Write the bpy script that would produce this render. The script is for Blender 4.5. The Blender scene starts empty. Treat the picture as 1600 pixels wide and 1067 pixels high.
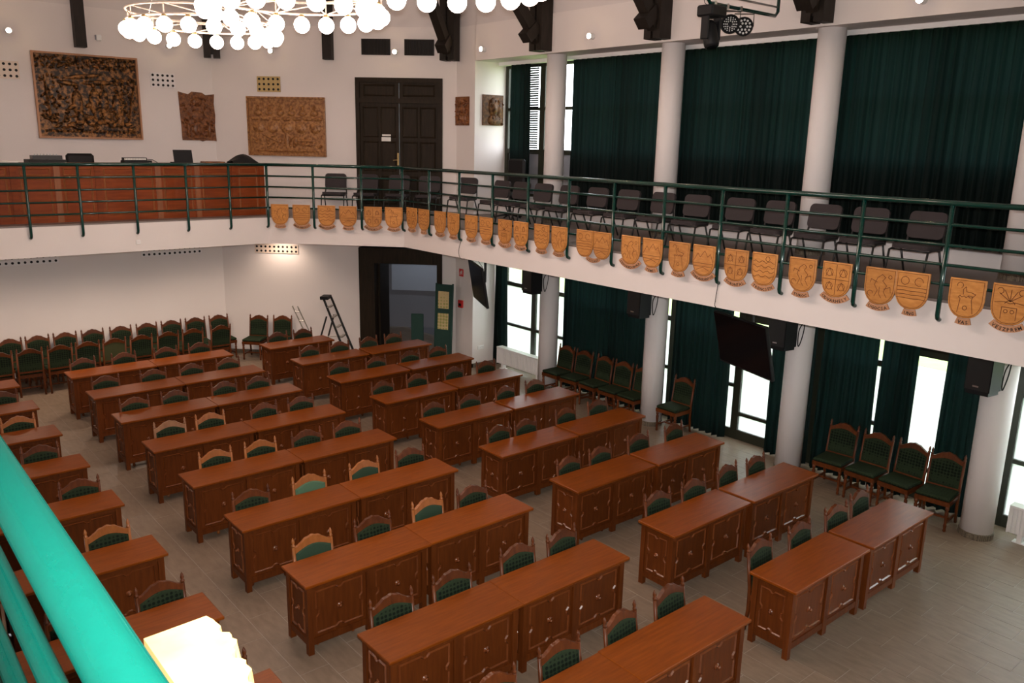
import bpy, math, random
import numpy as np
from mathutils import Vector, Matrix
random.seed(7)
R_ = math.radians
S = bpy.context.scene
COL = S.collection
# ---------------------------------------------------------------- camera
F_PX, CAM_Z = 1295.0, 5.0
CAM_RIGHT = Vector((0.76116, -0.64817, 0.02105)); 
pitch, roll, yaw = R_(13.40), R_(1.24), R_(40.4)
_fw = Vector((math.sin(yaw) * math.cos(pitch), math.cos(yaw) * math.cos(pitch), -math.sin(pitch)))
_up = Vector((math.sin(yaw) * math.sin(pitch), math.cos(yaw) * math.sin(pitch), math.cos(pitch)))
_rt = Vector((math.cos(yaw), -math.sin(yaw), 0))
CAM_RIGHT = _rt * math.cos(roll) + _up * math.sin(roll)
CAM_UP = -_rt * math.sin(roll) + _up * math.cos(roll)
cd = bpy.data.cameras.new('camera'); cam = bpy.data.objects.new('camera', cd); COL.objects.link(cam)
cd.sensor_width = 36.0; cd.lens = F_PX / 1600 * 36.0; cd.clip_start = 0.02; cd.clip_end = 300
m3 = Matrix((CAM_RIGHT, CAM_UP, -_fw)).transposed()
cam.matrix_world = Matrix.Translation((0, 0, CAM_Z)) @ m3.to_4x4()
S.camera = cam
def proj(p):
    d = Vector(p) - Vector((0, 0, CAM_Z)); z = d.dot(_fw)
    if z < 0.05: return None
    return 800 + F_PX * d.dot(CAM_RIGHT) / z, 533.5 - F_PX * d.dot(CAM_UP) / z
# ---------------------------------------------------------------- world, light, exposure
S.view_settings.view_transform = 'Standard'; S.view_settings.look = 'None'
S.view_settings.gamma = 1.0; S.view_settings.use_curve_mapping = False
S.view_settings.exposure = 0.0
W = bpy.data.worlds.new('overcast_sky'); S.world = W; W.use_nodes = True
W.node_tree.nodes['Background'].inputs[0].default_value = (0.90, 0.96, 1.0, 1)
W.node_tree.nodes['Background'].inputs[1].default_value = 8.5
GLOBE_STRENGTH = 28.0
GLOBE_COLOR = (1.0, 0.75, 0.62)
SPOT_STRENGTH = 160.0
# the camera's own flash, just above the lens
fl = bpy.data.lights.new('camera_flash', 'SPOT'); fl.energy = 2150; fl.shadow_soft_size = 0.03
fl.color = (1.0, 0.94, 0.9); fl.spot_size = R_(100); fl.spot_blend = 1.0
flo = bpy.data.objects.new('camera_flash', fl); COL.objects.link(flo)
flo.matrix_world = Matrix.Translation(Vector((0, 0, CAM_Z)) + CAM_UP * 0.11 + CAM_RIGHT * 0.0) @ m3.to_4x4()
try:
    S.cycles.use_denoising = True
    S.cycles.max_bounces = 6; S.cycles.diffuse_bounces = 4; S.cycles.glossy_bounces = 3; S.cycles.transmission_bounces = 4
    S.cycles.sample_clamp_indirect = 4.0
    S.cycles.caustics_reflective = False; S.cycles.caustics_refractive = False
except Exception: pass
# ---------------------------------------------------------------- materials
def srgb(r, g, b):
    f = lambda c: (c / 255) / 12.92 if c / 255 <= 0.04045 else ((c / 255 + 0.055) / 1.055) ** 2.4
    return (f(r), f(g), f(b), 1)
def newmat(name):
    m = bpy.data.materials.new(name); m.use_nodes = True
    nt = m.node_tree; return m, nt, nt.nodes['Principled BSDF']
def plain(name, c, rough=0.6, var=0.08, scale=6.0, metal=0.0, spec=0.4, bump=0.0, bscale=60.0):
    m, nt, b = newmat(name)
    tc = nt.nodes.new('ShaderNodeTexCoord')
    n = nt.nodes.new('ShaderNodeTexNoise'); n.inputs['Scale'].default_value = scale; n.inputs['Detail'].default_value = 3
    nt.links.new(tc.outputs['Object'], n.inputs['Vector'])
    mx = nt.nodes.new('ShaderNodeMix'); mx.data_type = 'RGBA'
    mx.inputs[6].default_value = tuple(max(0, v * (1 - var)) for v in c[:3]) + (1,)
    mx.inputs[7].default_value = tuple(min(1, v * (1 + var)) for v in c[:3]) + (1,)
    nt.links.new(n.outputs['Fac'], mx.inputs[0]); nt.links.new(mx.outputs[2], b.inputs['Base Color'])
    b.inputs['Roughness'].default_value = rough; b.inputs['Metallic'].default_value = metal
    b.inputs['Specular IOR Level'].default_value = spec
    if bump:
        n2 = nt.nodes.new('ShaderNodeTexNoise'); n2.inputs['Scale'].default_value = bscale
        nt.links.new(tc.outputs['Object'], n2.inputs['Vector'])
        bp = nt.nodes.new('ShaderNodeBump'); bp.inputs['Strength'].default_value = bump; bp.inputs['Distance'].default_value = 0.01
        nt.links.new(n2.outputs['Fac'], bp.inputs['Height']); nt.links.new(bp.outputs[0], b.inputs['Normal'])
    return m
def wood(name, c1, c2, stretch=(1, 14, 14), rough=0.4, spec=0.5, rnd=0.12, scale=3.0, lo=0.3, hi=0.7):
    m, nt, b = newmat(name)
    tc = nt.nodes.new('ShaderNodeTexCoord'); mp = nt.nodes.new('ShaderNodeMapping')
    mp.inputs['Scale'].default_value = stretch
    oi = nt.nodes.new('ShaderNodeObjectInfo')
    ad = nt.nodes.new('ShaderNodeVectorMath'); ad.operation = 'ADD'
    sc = nt.nodes.new('ShaderNodeMath'); sc.operation = 'MULTIPLY'; sc.inputs[1].default_value = 37.0
    nt.links.new(oi.outputs['Random'], sc.inputs[0])
    nt.links.new(tc.outputs['Object'], ad.inputs[0]); nt.links.new(sc.outputs[0], ad.inputs[1])
    nt.links.new(ad.outputs[0], mp.inputs['Vector'])
    n = nt.nodes.new('ShaderNodeTexNoise'); n.inputs['Scale'].default_value = scale; n.inputs['Detail'].default_value = 4; n.inputs['Roughness'].default_value = 0.6
    nt.links.new(mp.outputs[0], n.inputs['Vector'])
    cr = nt.nodes.new('ShaderNodeValToRGB')
    cr.color_ramp.elements[0].position = lo; cr.color_ramp.elements[0].color = c1
    cr.color_ramp.elements[1].position = hi; cr.color_ramp.elements[1].color = c2
    nt.links.new(n.outputs['Fac'], cr.inputs[0])
    hs = nt.nodes.new('ShaderNodeHueSaturation')
    mr = nt.nodes.new('ShaderNodeMapRange'); mr.inputs[3].default_value = 1 - rnd; mr.inputs[4].default_value = 1 + rnd
    nt.links.new(oi.outputs['Random'], mr.inputs[0]); nt.links.new(mr.outputs[0], hs.inputs['Value'])
    nt.links.new(cr.outputs[0], hs.inputs['Color']); nt.links.new(hs.outputs[0], b.inputs['Base Color'])
    b.inputs['Roughness'].default_value = rough; b.inputs['Specular IOR Level'].default_value = spec
    return m
def fabric(name, c1, c2, scale=22.0, rough=0.85):
    m, nt, b = newmat(name)
    tc = nt.nodes.new('ShaderNodeTexCoord')
    v = nt.nodes.new('ShaderNodeTexVoronoi'); v.inputs['Scale'].default_value = scale; v.inputs['Randomness'].default_value = 0.15
    nt.links.new(tc.outputs['Object'], v.inputs['Vector'])
    cr = nt.nodes.new('ShaderNodeValToRGB'); cr.color_ramp.elements[0].position = 0.35; cr.color_ramp.elements[1].position = 0.5
    cr.color_ramp.elements[0].color = c1; cr.color_ramp.elements[1].color = c2
    nt.links.new(v.outputs['Distance'], cr.inputs[0]); nt.links.new(cr.outputs[0], b.inputs['Base Color'])
    b.inputs['Roughness'].default_value = rough; b.inputs['Specular IOR Level'].default_value = 0.15
    return m
def emit(name, c, s):
    m, nt, b = newmat(name)
    b.inputs['Base Color'].default_value = (0.8, 0.8, 0.8, 1)
    b.inputs['Emission Color'].default_value = tuple(c) + (1,); b.inputs['Emission Strength'].default_value = s
    return m
def cloth_mat(name, c, trans=0.25):
    m, nt, b = newmat(name); out = nt.nodes['Material Output']
    tc = nt.nodes.new('ShaderNodeTexCoord'); n = nt.nodes.new('ShaderNodeTexNoise'); n.inputs['Scale'].default_value = 3
    nt.links.new(tc.outputs['Object'], n.inputs['Vector'])
    mx = nt.nodes.new('ShaderNodeMix'); mx.data_type = 'RGBA'
    mx.inputs[6].default_value = tuple(v * 0.8 for v in c[:3]) + (1,); mx.inputs[7].default_value = tuple(v * 1.2 for v in c[:3]) + (1,)
    nt.links.new(n.outputs['Fac'], mx.inputs[0]); nt.links.new(mx.outputs[2], b.inputs['Base Color'])
    b.inputs['Roughness'].default_value = 0.7; b.inputs['Specular IOR Level'].default_value = 0.15
    t = nt.nodes.new('ShaderNodeBsdfTranslucent'); t.inputs[0].default_value = tuple(min(1, v * 1.5) for v in c[:3]) + (1,)
    ms = nt.nodes.new('ShaderNodeMixShader'); ms.inputs[0].default_value = trans
    nt.links.new(b.outputs[0], ms.inputs[1]); nt.links.new(t.outputs[0], ms.inputs[2]); nt.links.new(ms.outputs[0], out.inputs[0])
    return m
def frost_mat(name):
    m, nt, b = newmat(name); out = nt.nodes['Material Output']
    t = nt.nodes.new('ShaderNodeBsdfTranslucent'); t.inputs[0].default_value = (0.88, 0.9, 0.9, 1)
    b.inputs['Base Color'].default_value = (0.75, 0.78, 0.78, 1); b.inputs['Roughness'].default_value = 0.25
    ms = nt.nodes.new('ShaderNodeMixShader'); ms.inputs[0].default_value = 0.8
    nt.links.new(b.outputs[0], ms.inputs[1]); nt.links.new(t.outputs[0], ms.inputs[2]); nt.links.new(ms.outputs[0], out.inputs[0])
    return m
def clear_mat(name):
    m, nt, b = newmat(name); out = nt.nodes['Material Output']
    t = nt.nodes.new('ShaderNodeBsdfTransparent'); g = nt.nodes.new('ShaderNodeBsdfGlossy'); g.inputs['Roughness'].default_value = 0.02
    ms = nt.nodes.new('ShaderNodeMixShader'); ms.inputs[0].default_value = 0.06
    nt.links.new(t.outputs[0], ms.inputs[1]); nt.links.new(g.outputs[0], ms.inputs[2]); nt.links.new(ms.outputs[0], out.inputs[0])
    return m
M = {}
M['plaster'] = plain('plaster', (0.80, 0.74, 0.72, 1), 0.85, 0.02, 2, bump=0.05, bscale=30, spec=0.2)
M['ceiling'] = plain('ceiling_plaster', (0.72, 0.665, 0.65, 1), 0.9, 0.02, 2, spec=0.2)
M['white_paint'] = plain('white_paint', (0.82, 0.78, 0.78, 1), 0.6, 0.02, 3)
M['white_enamel'] = plain('white_enamel', (0.85, 0.84, 0.84, 1), 0.35, 0.02, 3)
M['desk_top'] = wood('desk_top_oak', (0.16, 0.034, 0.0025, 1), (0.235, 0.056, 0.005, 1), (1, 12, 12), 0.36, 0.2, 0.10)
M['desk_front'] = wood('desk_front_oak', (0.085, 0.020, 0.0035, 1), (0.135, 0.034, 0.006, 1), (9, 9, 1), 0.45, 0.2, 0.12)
M['moulding'] = wood('moulding_oak', (0.13, 0.034, 0.009, 1), (0.19, 0.055, 0.016, 1), (4, 4, 4), 0.22, 0.6, 0.1)
M['chair_wood'] = wood('chair_wood', (0.070, 0.017, 0.004, 1), (0.125, 0.033, 0.007, 1), (8, 8, 2), 0.35, 0.3, 0.2)
M['chair_honey'] = wood('chair_honey_wood', (0.25, 0.078, 0.017, 1), (0.35, 0.12, 0.03, 1), (8, 8, 2), 0.3, 0.5, 0.1)
M['chair_beige'] = wood('chair_beige_wood', (0.22, 0.10, 0.05, 1), (0.31, 0.15, 0.075, 1), (8, 8, 2), 0.4, 0.4, 0.1)
M['green_pattern'] = fabric('green_pattern_fabric', (0.005, 0.009, 0.005, 1), (0.020, 0.032, 0.015, 1), 24)
M['green_plain'] = plain('green_plain_fabric', (0.020, 0.046, 0.024, 1), 0.85, 0.1, 10)
M['green_pale'] = plain('green_pale_fabric', (0.07, 0.145, 0.085, 1), 0.85, 0.1, 10)
M['olive'] = plain('olive_fabric', (0.05, 0.055, 0.018, 1), 0.85, 0.1, 10)
M['rail_green'] = plain('green_enamel', (0.001, 0.033, 0.0245, 1), 0.14, 0.1, 40, spec=0.5)
_b = M['rail_green'].node_tree.nodes['Principled BSDF']; _b.inputs['Coat Weight'].default_value = 0.25; _b.inputs['Coat Roughness'].default_value = 0.04
M['curtain'] = cloth_mat('green_curtain_cloth', (0.0026, 0.0075, 0.0066, 1), 0.35)
M['black'] = plain('black_plastic', (0.010, 0.010, 0.011, 1), 0.5, 0.1, 20, spec=0.2)
M['black_metal'] = plain('black_metal', (0.02, 0.02, 0.02, 1), 0.35, 0.1, 20)
M['screen'] = plain('dark_screen', (0.005, 0.005, 0.006, 1), 0.2, 0.1, 5, spec=0.12)
M['grey_fabric'] = plain('grey_fabric', (0.042, 0.034, 0.036, 1), 0.9, 0.15, 120)
M['beam'] = wood('dark_beam_wood', (0.010, 0.007, 0.005, 1), (0.022, 0.015, 0.011, 1), (6, 6, 1), 0.6, 0.3)
M['door'] = wood('dark_door_wood', (0.013, 0.009, 0.005, 1), (0.028, 0.018, 0.010, 1), (9, 9, 1), 0.55, 0.15)
M['win_frame'] = plain('window_frame_wood', (0.022, 0.024, 0.014, 1), 0.45, 0.2, 8)
M['frost'] = frost_mat('frosted_glass'); M['clear'] = clear_mat('clear_glass')
M['carve_light'] = wood('carved_honey_wood', (0.17, 0.062, 0.018, 1), (0.44, 0.21, 0.075, 1), (2, 2, 2), 0.4, 0.4, 0.05, 9, .36, .62)
M['carve_dark'] = wood('carved_stained_wood', (0.016, 0.007, 0.002, 1), (0.36, 0.16, 0.05, 1), (2, 2, 2), 0.4, 0.25, 0.05, 8, .44, .64)
M['carve_red'] = wood('carved_reddish_wood', (0.09, 0.028, 0.009, 1), (0.28, 0.105, 0.033, 1), (2, 2, 2), 0.4, 0.4, 0.05, 9, .38, .64)
M['carve_brown'] = wood('carved_brown_wood', (0.05, 0.02, 0.007, 1), (0.16, 0.07, 0.025, 1), (2, 2, 2), 0.5, 0.2, 0.05, 8, .4, .65)
M['shield'] = wood('shield_honey_wood', (0.44, 0.175, 0.042, 1), (0.60, 0.27, 0.072, 1), (3, 3, 10), 0.38, 0.4, 0.10)
M['banner'] = wood('banner_pale_wood', (0.42, 0.20, 0.10, 1), (0.52, 0.27, 0.15, 1), (8, 3, 3), 0.5, 0.3, 0.1)
M['burnt'] = plain('burnt_line_wood', (0.14, 0.040, 0.010, 1), 0.6, 0.2, 30)
M['lettering'] = plain('dark_letter_stain', (0.015, 0.008, 0.005, 1), 0.6, 0.1, 10)
M['podium'] = wood('podium_cherry', (0.18, 0.033, 0.005, 1), (0.26, 0.052, 0.009, 1), (1, 8, 8), 0.4, 0.2, 0.08)
M['podium_pale'] = wood('podium_pale_stile', (0.24, 0.07, 0.02, 1), (0.31, 0.10, 0.03, 1), (8, 8, 1), 0.35, 0.45, 0.08)
M['brass'] = plain('brass_plate', (0.55, 0.40, 0.18, 1), 0.3, 0.1, 10, metal=0.8)
M['steel'] = plain('brushed_steel', (0.55, 0.55, 0.55, 1), 0.3, 0.1, 10, metal=1.0)
M['alu'] = plain('aluminium', (0.62, 0.6, 0.56, 1), 0.35, 0.1, 10, metal=0.9)
M['chand_frame'] = plain('chandelier_white_paint', (0.75, 0.62, 0.52, 1), 0.4, 0.03, 10)
M['globe'] = emit('opal_globe_glow', GLOBE_COLOR, GLOBE_STRENGTH)
M['lamp'] = emit('spot_lamp_glow', (1.0, 0.72, 0.40), SPOT_STRENGTH)
M['red'] = plain('red_sign', (0.6, 0.03, 0.03, 1), 0.5, 0.05, 10)
M['paper'] = plain('paper', (0.8, 0.78, 0.74, 1), 0.8, 0.02, 10)
M['poster'] = fabric('poster_print', (0.30, 0.30, 0.10, 1), (0.55, 0.42, 0.22, 1), 14, 0.6)
M['board_green'] = plain('board_green_cloth', (0.012, 0.045, 0.035, 1), 0.8, 0.1, 30)
M['mosaic'] = fabric('column_foot_mosaic', (0.22, 0.18, 0.13, 1), (0.08, 0.065, 0.05, 1), 60, 0.5)
M['grout'] = plain('floor_grout', (0.36, 0.31, 0.26, 1), 0.8, 0.05, 10)
M['screen_grey'] = plain('projection_cloth', (0.42, 0.45, 0.52, 1), 0.8, 0.03, 2)
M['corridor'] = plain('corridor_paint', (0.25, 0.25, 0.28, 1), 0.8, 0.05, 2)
M['gal_floor'] = plain('gallery_floor_tile', (0.19, 0.155, 0.14, 1), 0.5, 0.1, 4)
M['lawn'] = plain('lawn_grass', (0.20, 0.28, 0.09, 1), 0.9, 0.25, 3)
M['crest_pale'] = wood('pale_limewood', (0.32, 0.19, 0.06, 1), (0.42, 0.26, 0.10, 1), (3, 3, 8), 0.5, 0.3, 0.05)
def tile_mat():
    m, nt, b = newmat('floor_tile_stoneware')
    tc = nt.nodes.new('ShaderNodeTexCoord'); geo = nt.nodes.new('ShaderNodeNewGeometry')
    n = nt.nodes.new('ShaderNodeTexNoise'); n.inputs['Scale'].default_value = 5; n.inputs['Detail'].default_value = 5
    mp = nt.nodes.new('ShaderNodeMapping'); mp.inputs['Scale'].default_value = (3.5, 1, 1)
    nt.links.new(geo.outputs['Position'], mp.inputs['Vector']); nt.links.new(mp.outputs[0], n.inputs['Vector'])
    cr = nt.nodes.new('ShaderNodeValToRGB'); cr.color_ramp.elements[0].color = (0.19, 0.138, 0.097, 1); cr.color_ramp.elements[1].color = (0.245, 0.182, 0.130, 1)
    cr.color_ramp.elements[0].position = 0.3; cr.color_ramp.elements[1].position = 0.7
    nt.links.new(n.outputs['Fac'], cr.inputs[0])
    nt.links.new(cr.outputs[0], b.inputs['Base Color'])
    b.inputs['Roughness'].default_value = 0.42; b.inputs['Specular IOR Level'].default_value = 0.4
    return m
M['tile'] = tile_mat()
# ---------------------------------------------------------------- mesh builder
class MB:
    def __init__(s): s.v = []; s.f = []
    def add(s, verts, faces, T=None):
        o = len(s.v)
        s.v += [tuple(T @ Vector(p)) if T is not None else tuple(p) for p in verts]
        s.f += [tuple(i + o for i in f) for f in faces]; return s
    def box(s, x0, x1, y0, y1, z0, z1, T=None):
        return s.add([(x0, y0, z0), (x1, y0, z0), (x1, y1, z0), (x0, y1, z0), (x0, y0, z1), (x1, y0, z1), (x1, y1, z1), (x0, y1, z1)],
                     [(0, 3, 2, 1), (4, 5, 6, 7), (0, 1, 5, 4), (1, 2, 6, 5), (2, 3, 7, 6), (3, 0, 4, 7)], T)
    def bevbox(s, x0, x1, y0, y1, z0, z1, b, T=None):
        # chamfered box: three stacked rings
        def ring(i, z): return [(x0 + i, y0, z), (x1 - i, y0, z), (x1, y0 + i, z), (x1, y1 - i, z), (x1 - i, y1, z), (x0 + i, y1, z), (x0, y1 - i, z), (x0, y0 + i, z)]
        def inner(z): return [(x0 + b, y0 + b, z), (x1 - b, y0 + b, z), (x1 - b, y0 + b, z), (x1 - b, y1 - b, z), (x1 - b, y1 - b, z), (x0 + b, y1 - b, z), (x0 + b, y1 - b, z), (x0 + b, y0 + b, z)]
        rs = [inner(z0), ring(b, z0 + b), ring(b, z1 - b), inner(z1)]
        V = [p for r in rs for p in r]; Fc = []
        for k in range(3):
            for j in range(8): Fc.append((k * 8 + j, k * 8 + (j + 1) % 8, (k + 1) * 8 + (j + 1) % 8, (k + 1) * 8 + j))
        Fc.append(tuple(range(7, -1, -1))); Fc.append(tuple(range(24, 32)))
        return s.add(V, Fc, T)
    def tube(s, pts, r, n=8, cap=True, T=None):
        P = [Vector(p) for p in pts]; rr = r if isinstance(r, (list, tuple)) else [r] * len(P)
        V = []; Fc = []; prev = None
        for i, p in enumerate(P):
            d = (P[min(i + 1, len(P) - 1)] - P[max(i - 1, 0)])
            if d.length < 1e-9: d = Vector((0, 0, 1))
            d.normalize()
            if prev is None:
                a = d.orthogonal().normalized()
            else:
                a = prev - d * prev.dot(d)
                a = a.normalized() if a.length > 1e-6 else d.orthogonal().normalized()
            prev = a; b = d.cross(a)
            V += [p + (a * math.cos(2 * math.pi * k / n) + b * math.sin(2 * math.pi * k / n)) * rr[i] for k in range(n)]
        for i in range(len(P) - 1):
            for k in range(n): Fc.append((i * n + k, i * n + (k + 1) % n, (i + 1) * n + (k + 1) % n, (i + 1) * n + k))
        if cap: Fc.append(tuple(range(n - 1, -1, -1))); Fc.append(tuple(range((len(P) - 1) * n, len(P) * n)))
        return s.add(V, Fc, T)
    def ringtube(s, R, z, r, n=40, m=6, T=None):
        V = []; Fc = []
        for i in range(n):
            a = 2 * math.pi * i / n
            for k in range(m):
                b = 2 * math.pi * k / m
                V.append(((R + r * math.cos(b)) * math.cos(a), (R + r * math.cos(b)) * math.sin(a), z + r * math.sin(b)))
        for i in range(n):
            for k in range(m): Fc.append((i * m + k, ((i + 1) % n) * m + k, ((i + 1) % n) * m + (k + 1) % m, i * m + (k + 1) % m))
        return s.add(V, Fc, T)
    def lathe(s, prof, n=10, T=None):
        V = []; Fc = []
        for r, z in prof: V += [(r * math.cos(2 * math.pi * k / n), r * math.sin(2 * math.pi * k / n), z) for k in range(n)]
        for i in range(len(prof) - 1):
            for k in range(n): Fc.append((i * n + k, i * n + (k + 1) % n, (i + 1) * n + (k + 1) % n, (i + 1) * n + k))
        Fc.append(tuple(range(n - 1, -1, -1))); Fc.append(tuple(range((len(prof) - 1) * n, len(prof) * n)))
        return s.add(V, Fc, T)
    def prism_xz(s, pts, y0, y1, T=None):
        "outline in the xz plane, counter-clockwise seen from -y, front at y0"
        n = len(pts)
        V = [(x, y0, z) for x, z in pts] + [(x, y1, z) for x, z in pts]
        Fc = [tuple(range(n)), tuple(range(2 * n - 1, n - 1, -1))] + [((i + 1) % n, i, n + i, n + (i + 1) % n) for i in range(n)]
        return s.add(V, Fc, T)
    def prism_xy(s, pts, z0, z1, T=None):
        n = len(pts)
        V = [(x, y, z0) for x, y in pts] + [(x, y, z1) for x, y in pts]
        Fc = [tuple(range(n - 1, -1, -1)), tuple(range(n, 2 * n))] + [(i, (i + 1) % n, n + (i + 1) % n, n + i) for i in range(n)]
        return s.add(V, Fc, T)
    def moulding(s, pts, w, d, y, T=None):
        "raised closed moulding strip along an xz path, half-width w, depth d towards -y"
        n = len(pts); V = []; Fc = []
        for i in range(n):
            p = Vector(pts[i]); a = (p - Vector(pts[i - 1])).normalized(); b = (Vector(pts[(i + 1) % n]) - p).normalized()
            na = Vector((-a.y, a.x)); nb = Vector((-b.y, b.x)); nn = (na + nb)
            nn = nn / max(0.35, nn.length_squared) * 2 if nn.length > 1e-6 else na
            o1 = p + nn * w; o2 = p - nn * w
            V += [(o2.x, y, o2.y), (p.x, y - d, p.y), (o1.x, y, o1.y)]
        for i in range(n):
            j = (i + 1) % n
            Fc += [(i * 3, j * 3, j * 3 + 1, i * 3 + 1), (i * 3 + 1, j * 3 + 1, j * 3 + 2, i * 3 + 2)]
        return s.add(V, Fc, T)
    def mesh(s, name, mat, smooth=False):
        me = bpy.data.meshes.new(name); me.from_pydata([tuple(v) for v in s.v], [], s.f)
        me.materials.append(M[mat] if isinstance(mat, str) else mat)
        if smooth: me.polygons.foreach_set('use_smooth', [True] * len(me.polygons))
        me.update(); return me
    def build(s, name, mat, parent=None, smooth=False, loc=None, rz=0):
        return link(name, s.mesh(name, mat, smooth), parent, loc, rz)
def link(name, me, parent=None, loc=None, rz=0):
    o = bpy.data.objects.new(name, me); COL.objects.link(o)
    if parent is not None: o.parent = parent
    if loc is not None: o.location = loc
    if rz: o.rotation_euler[2] = rz
    return o
def tag(o, label, cat=None, group=None, kind=None):
    o['label'] = label
    if cat: o['category'] = cat
    if group: o['group'] = group
    if kind: o['kind'] = kind
    return o
def thing(name, label, cat, loc=(0, 0, 0), rz=0, group=None):
    o = link(name, None, None, loc, rz); o.empty_display_size = 0.1
    return tag(o, label, cat, group)
def struct(name, mb, mat, label, smooth=False):
    o = mb.build(name, mat, None, smooth); tag(o, label, None, None, 'structure'); return o
def copy_tree(o, loc=None, rz=None):
    c = o.copy(); COL.objects.link(c)
    if loc is not None: c.location = loc
    if rz is not None: c.rotation_euler[2] = rz
    for ch in list(o.children):
        d = ch.copy(); COL.objects.link(d); d.parent = c
        for g in list(ch.children):
            e = g.copy(); COL.objects.link(e); e.parent = d
    return c
ORD = ['first', 'second', 'third', 'fourth', 'fifth', 'sixth', 'seventh', 'eighth', 'ninth', 'tenth', 'eleventh', 'twelfth', 'thirteenth', 'fourteenth', 'fifteenth', 'sixteenth']
s2 = math.sqrt(2)
# ================================================================ THE SETTING
GZ, SB, WT, WU = 3.48, 2.93, 7.40, 8.5  # gallery floor, slab underside, wall joint, wall plate
COLY = [12.35, 9.49, 6.63, 3.77, 0.91, -1.95]
MW = 26.4                              # door wall lies on X + Y = 26.4
# ---- floor with tiles
mb = MB(); mb.box(-3.2, 12.35, -6.5, 19.6, -0.25, -0.0018)
floor = struct('floor', mb, 'grout', 'grey brown tiled floor of the hall with pale joints')
DESKS = []                              # (cx, near y) of each desk, filled here because the tiles need it
ROWY = [3.74 + 1.51 * i for i in range(9)]
DL, DD, DH = 1.475, 0.54, 0.79
for i, y in enumerate(ROWY):
    for c in (3.94, 5.42): DESKS.append((c, y, 'M', i))
    for c in ((7.64, 9.17) if i < 8 else (7.67,)): DESKS.append((c, y, 'W', i))
    if i >= 1:
        DESKS.append((1.67, y, 'L', i))
        if i in (2, 3): DESKS.append((0.19, y, 'L', i))
def blocked(p):
    c = Vector((0, 0, CAM_Z)); d = Vector(p) - c
    for cx, y, *_ in DESKS:
        lo, hi = 0.0, 0.999
        for a, b, k in ((cx - .73, cx + .73, 0), (y, y + DD, 1), (0, DH, 2)):
            if abs(d[k]) < 1e-9: continue
            t0, t1 = sorted(((a - c[k]) / d[k], (b - c[k]) / d[k])); lo = max(lo, t0); hi = min(hi, t1)
        if lo < hi: return True
    return False
TP, TL = 0.307, 0.614
tl = []
for k in range(-39, 12):
    x = 8.86 + TP * k
    off = 3.31 - 0.2047 * k
    j0 = math.floor((-6.4 - off) / TL)
    for j in range(j0, j0 + 44):
        y = off + TL * j
        if y < -6.4 or y + TL > 19.5 or x < -3.1 or x + TP > 12.3: continue
        q = proj((x + TP / 2, y + TL / 2, 0)); area = -1
        if q and -10 < q[0] < 1610 and -10 < q[1] < 1075 and x + TP < 12.1 and not blocked((x + TP / 2, y + TL / 2, 0)):
            area = 1 / (Vector((x, y, -CAM_Z)).length ** 2)
        tl.append((area, x, y))
tl.sort(reverse=True)
g = 0.003
mb = MB(); mb.add([(g, g, 0), (TP - g, g, 0), (TP - g, TL - g, 0), (g, TL - g, 0), (g, g, -.0017), (TP - g, g, -.0017), (TP - g, TL - g, -.0017), (g, TL - g, -.0017)],
                  [(0, 1, 2, 3), (4, 5, 1, 0), (5, 6, 2, 1), (6, 7, 3, 2), (7, 4, 0, 3)])
tile_me = mb.mesh('tile', 'tile')
for a, x, y in tl[:290]: link('tile', tile_me, floor, (x, y, 0))
mb = MB()
for a, x, y in tl[290:]:
    mb.add([(x + g, y + g, 0), (x + TP - g, y + g, 0), (x + TP - g, y + TL - g, 0), (x + g, y + TL - g, 0)], [(0, 1, 2, 3)])
o = mb.build('tile_field', 'tile', floor); o['kind'] = 'stuff'
# ---- walls
TM = Matrix.Translation((7.31, 19.09, 0)) @ Matrix.Rotation(R_(-45), 4, 'Z')   # local x runs along the door wall, -y faces the hall
MLEN = (11.2 - 7.31) * s2
def mx_(X): return (X - 7.31) * s2
D0, D1 = mx_(9.61), mx_(10.98)
mb = MB(); mb.box(1.4, 7.45, 19.09, 19.39, 0, WT + .1)
struct('wall_left', mb, 'plaster', 'pale plaster wall behind the podium gallery with carvings')
mb = MB()
mb.box(-.1, D0, 0, .3, 0, WT, TM); mb.box(D1, MLEN + .1, 0, .3, 0, WT, TM)
mb.box(D0, D1, 0, .3, 2.65, GZ, TM); mb.box(D0, D1, 0, .3, 6.35, WT, TM)
struct('wall_center', mb, 'plaster', 'pale plaster wall holding the two dark doorways')
mb = MB(); mb.box(11.2, 12.35, 14.55, 15.55, 0, WT)
struct('wall_pier', mb, 'plaster', 'white plaster pier between dark doors and first window')
mb = MB(); mb.box(11.2, 12.35, -6.5, 14.56, 6.69, WT)
struct('wall_beam', mb, 'plaster', 'long plaster beam above the round columns')
mb = MB(); mb.box(11.95, 12.1, -6.5, 14.56, GZ, 3.86); mb.box(12.1, 12.3, -6.5, 14.56, SB, 3.9)
struct('wall_parapet', mb, 'white_paint', 'low white parapet under the gallery curtains')
mb = MB(); mb.box(-3.05, -2.75, -6.5, 15.3, 0, WT)
mb.box(-.1, MLEN + .1, 0, .3, 0, WT, Matrix.Translation((1.99, 19.09, 0)) @ Matrix.Scale(-1, 4, (1, 0, 0)) @ Matrix.Rotation(R_(-45), 4, 'Z'))
struct('wall_near', mb, 'plaster', 'plaster wall beside the camera gallery')
mb = MB(); mb.box(-3.05, 12.35, -6.8, -6.5, 0, WT); struct('wall_back', mb, 'plaster', 'plaster wall behind the camera')
mb = MB(); mb.box(1.4, 7.45, 19.115, 19.39, WT, WU); mb.box(-.1, MLEN + .1, .025, .3, WT, WU, TM); mb.box(11.225, 12.35, 14.55, 15.55, WT, WU); mb.box(11.225, 12.35, -6.5, 14.56, WT, WU)
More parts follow.
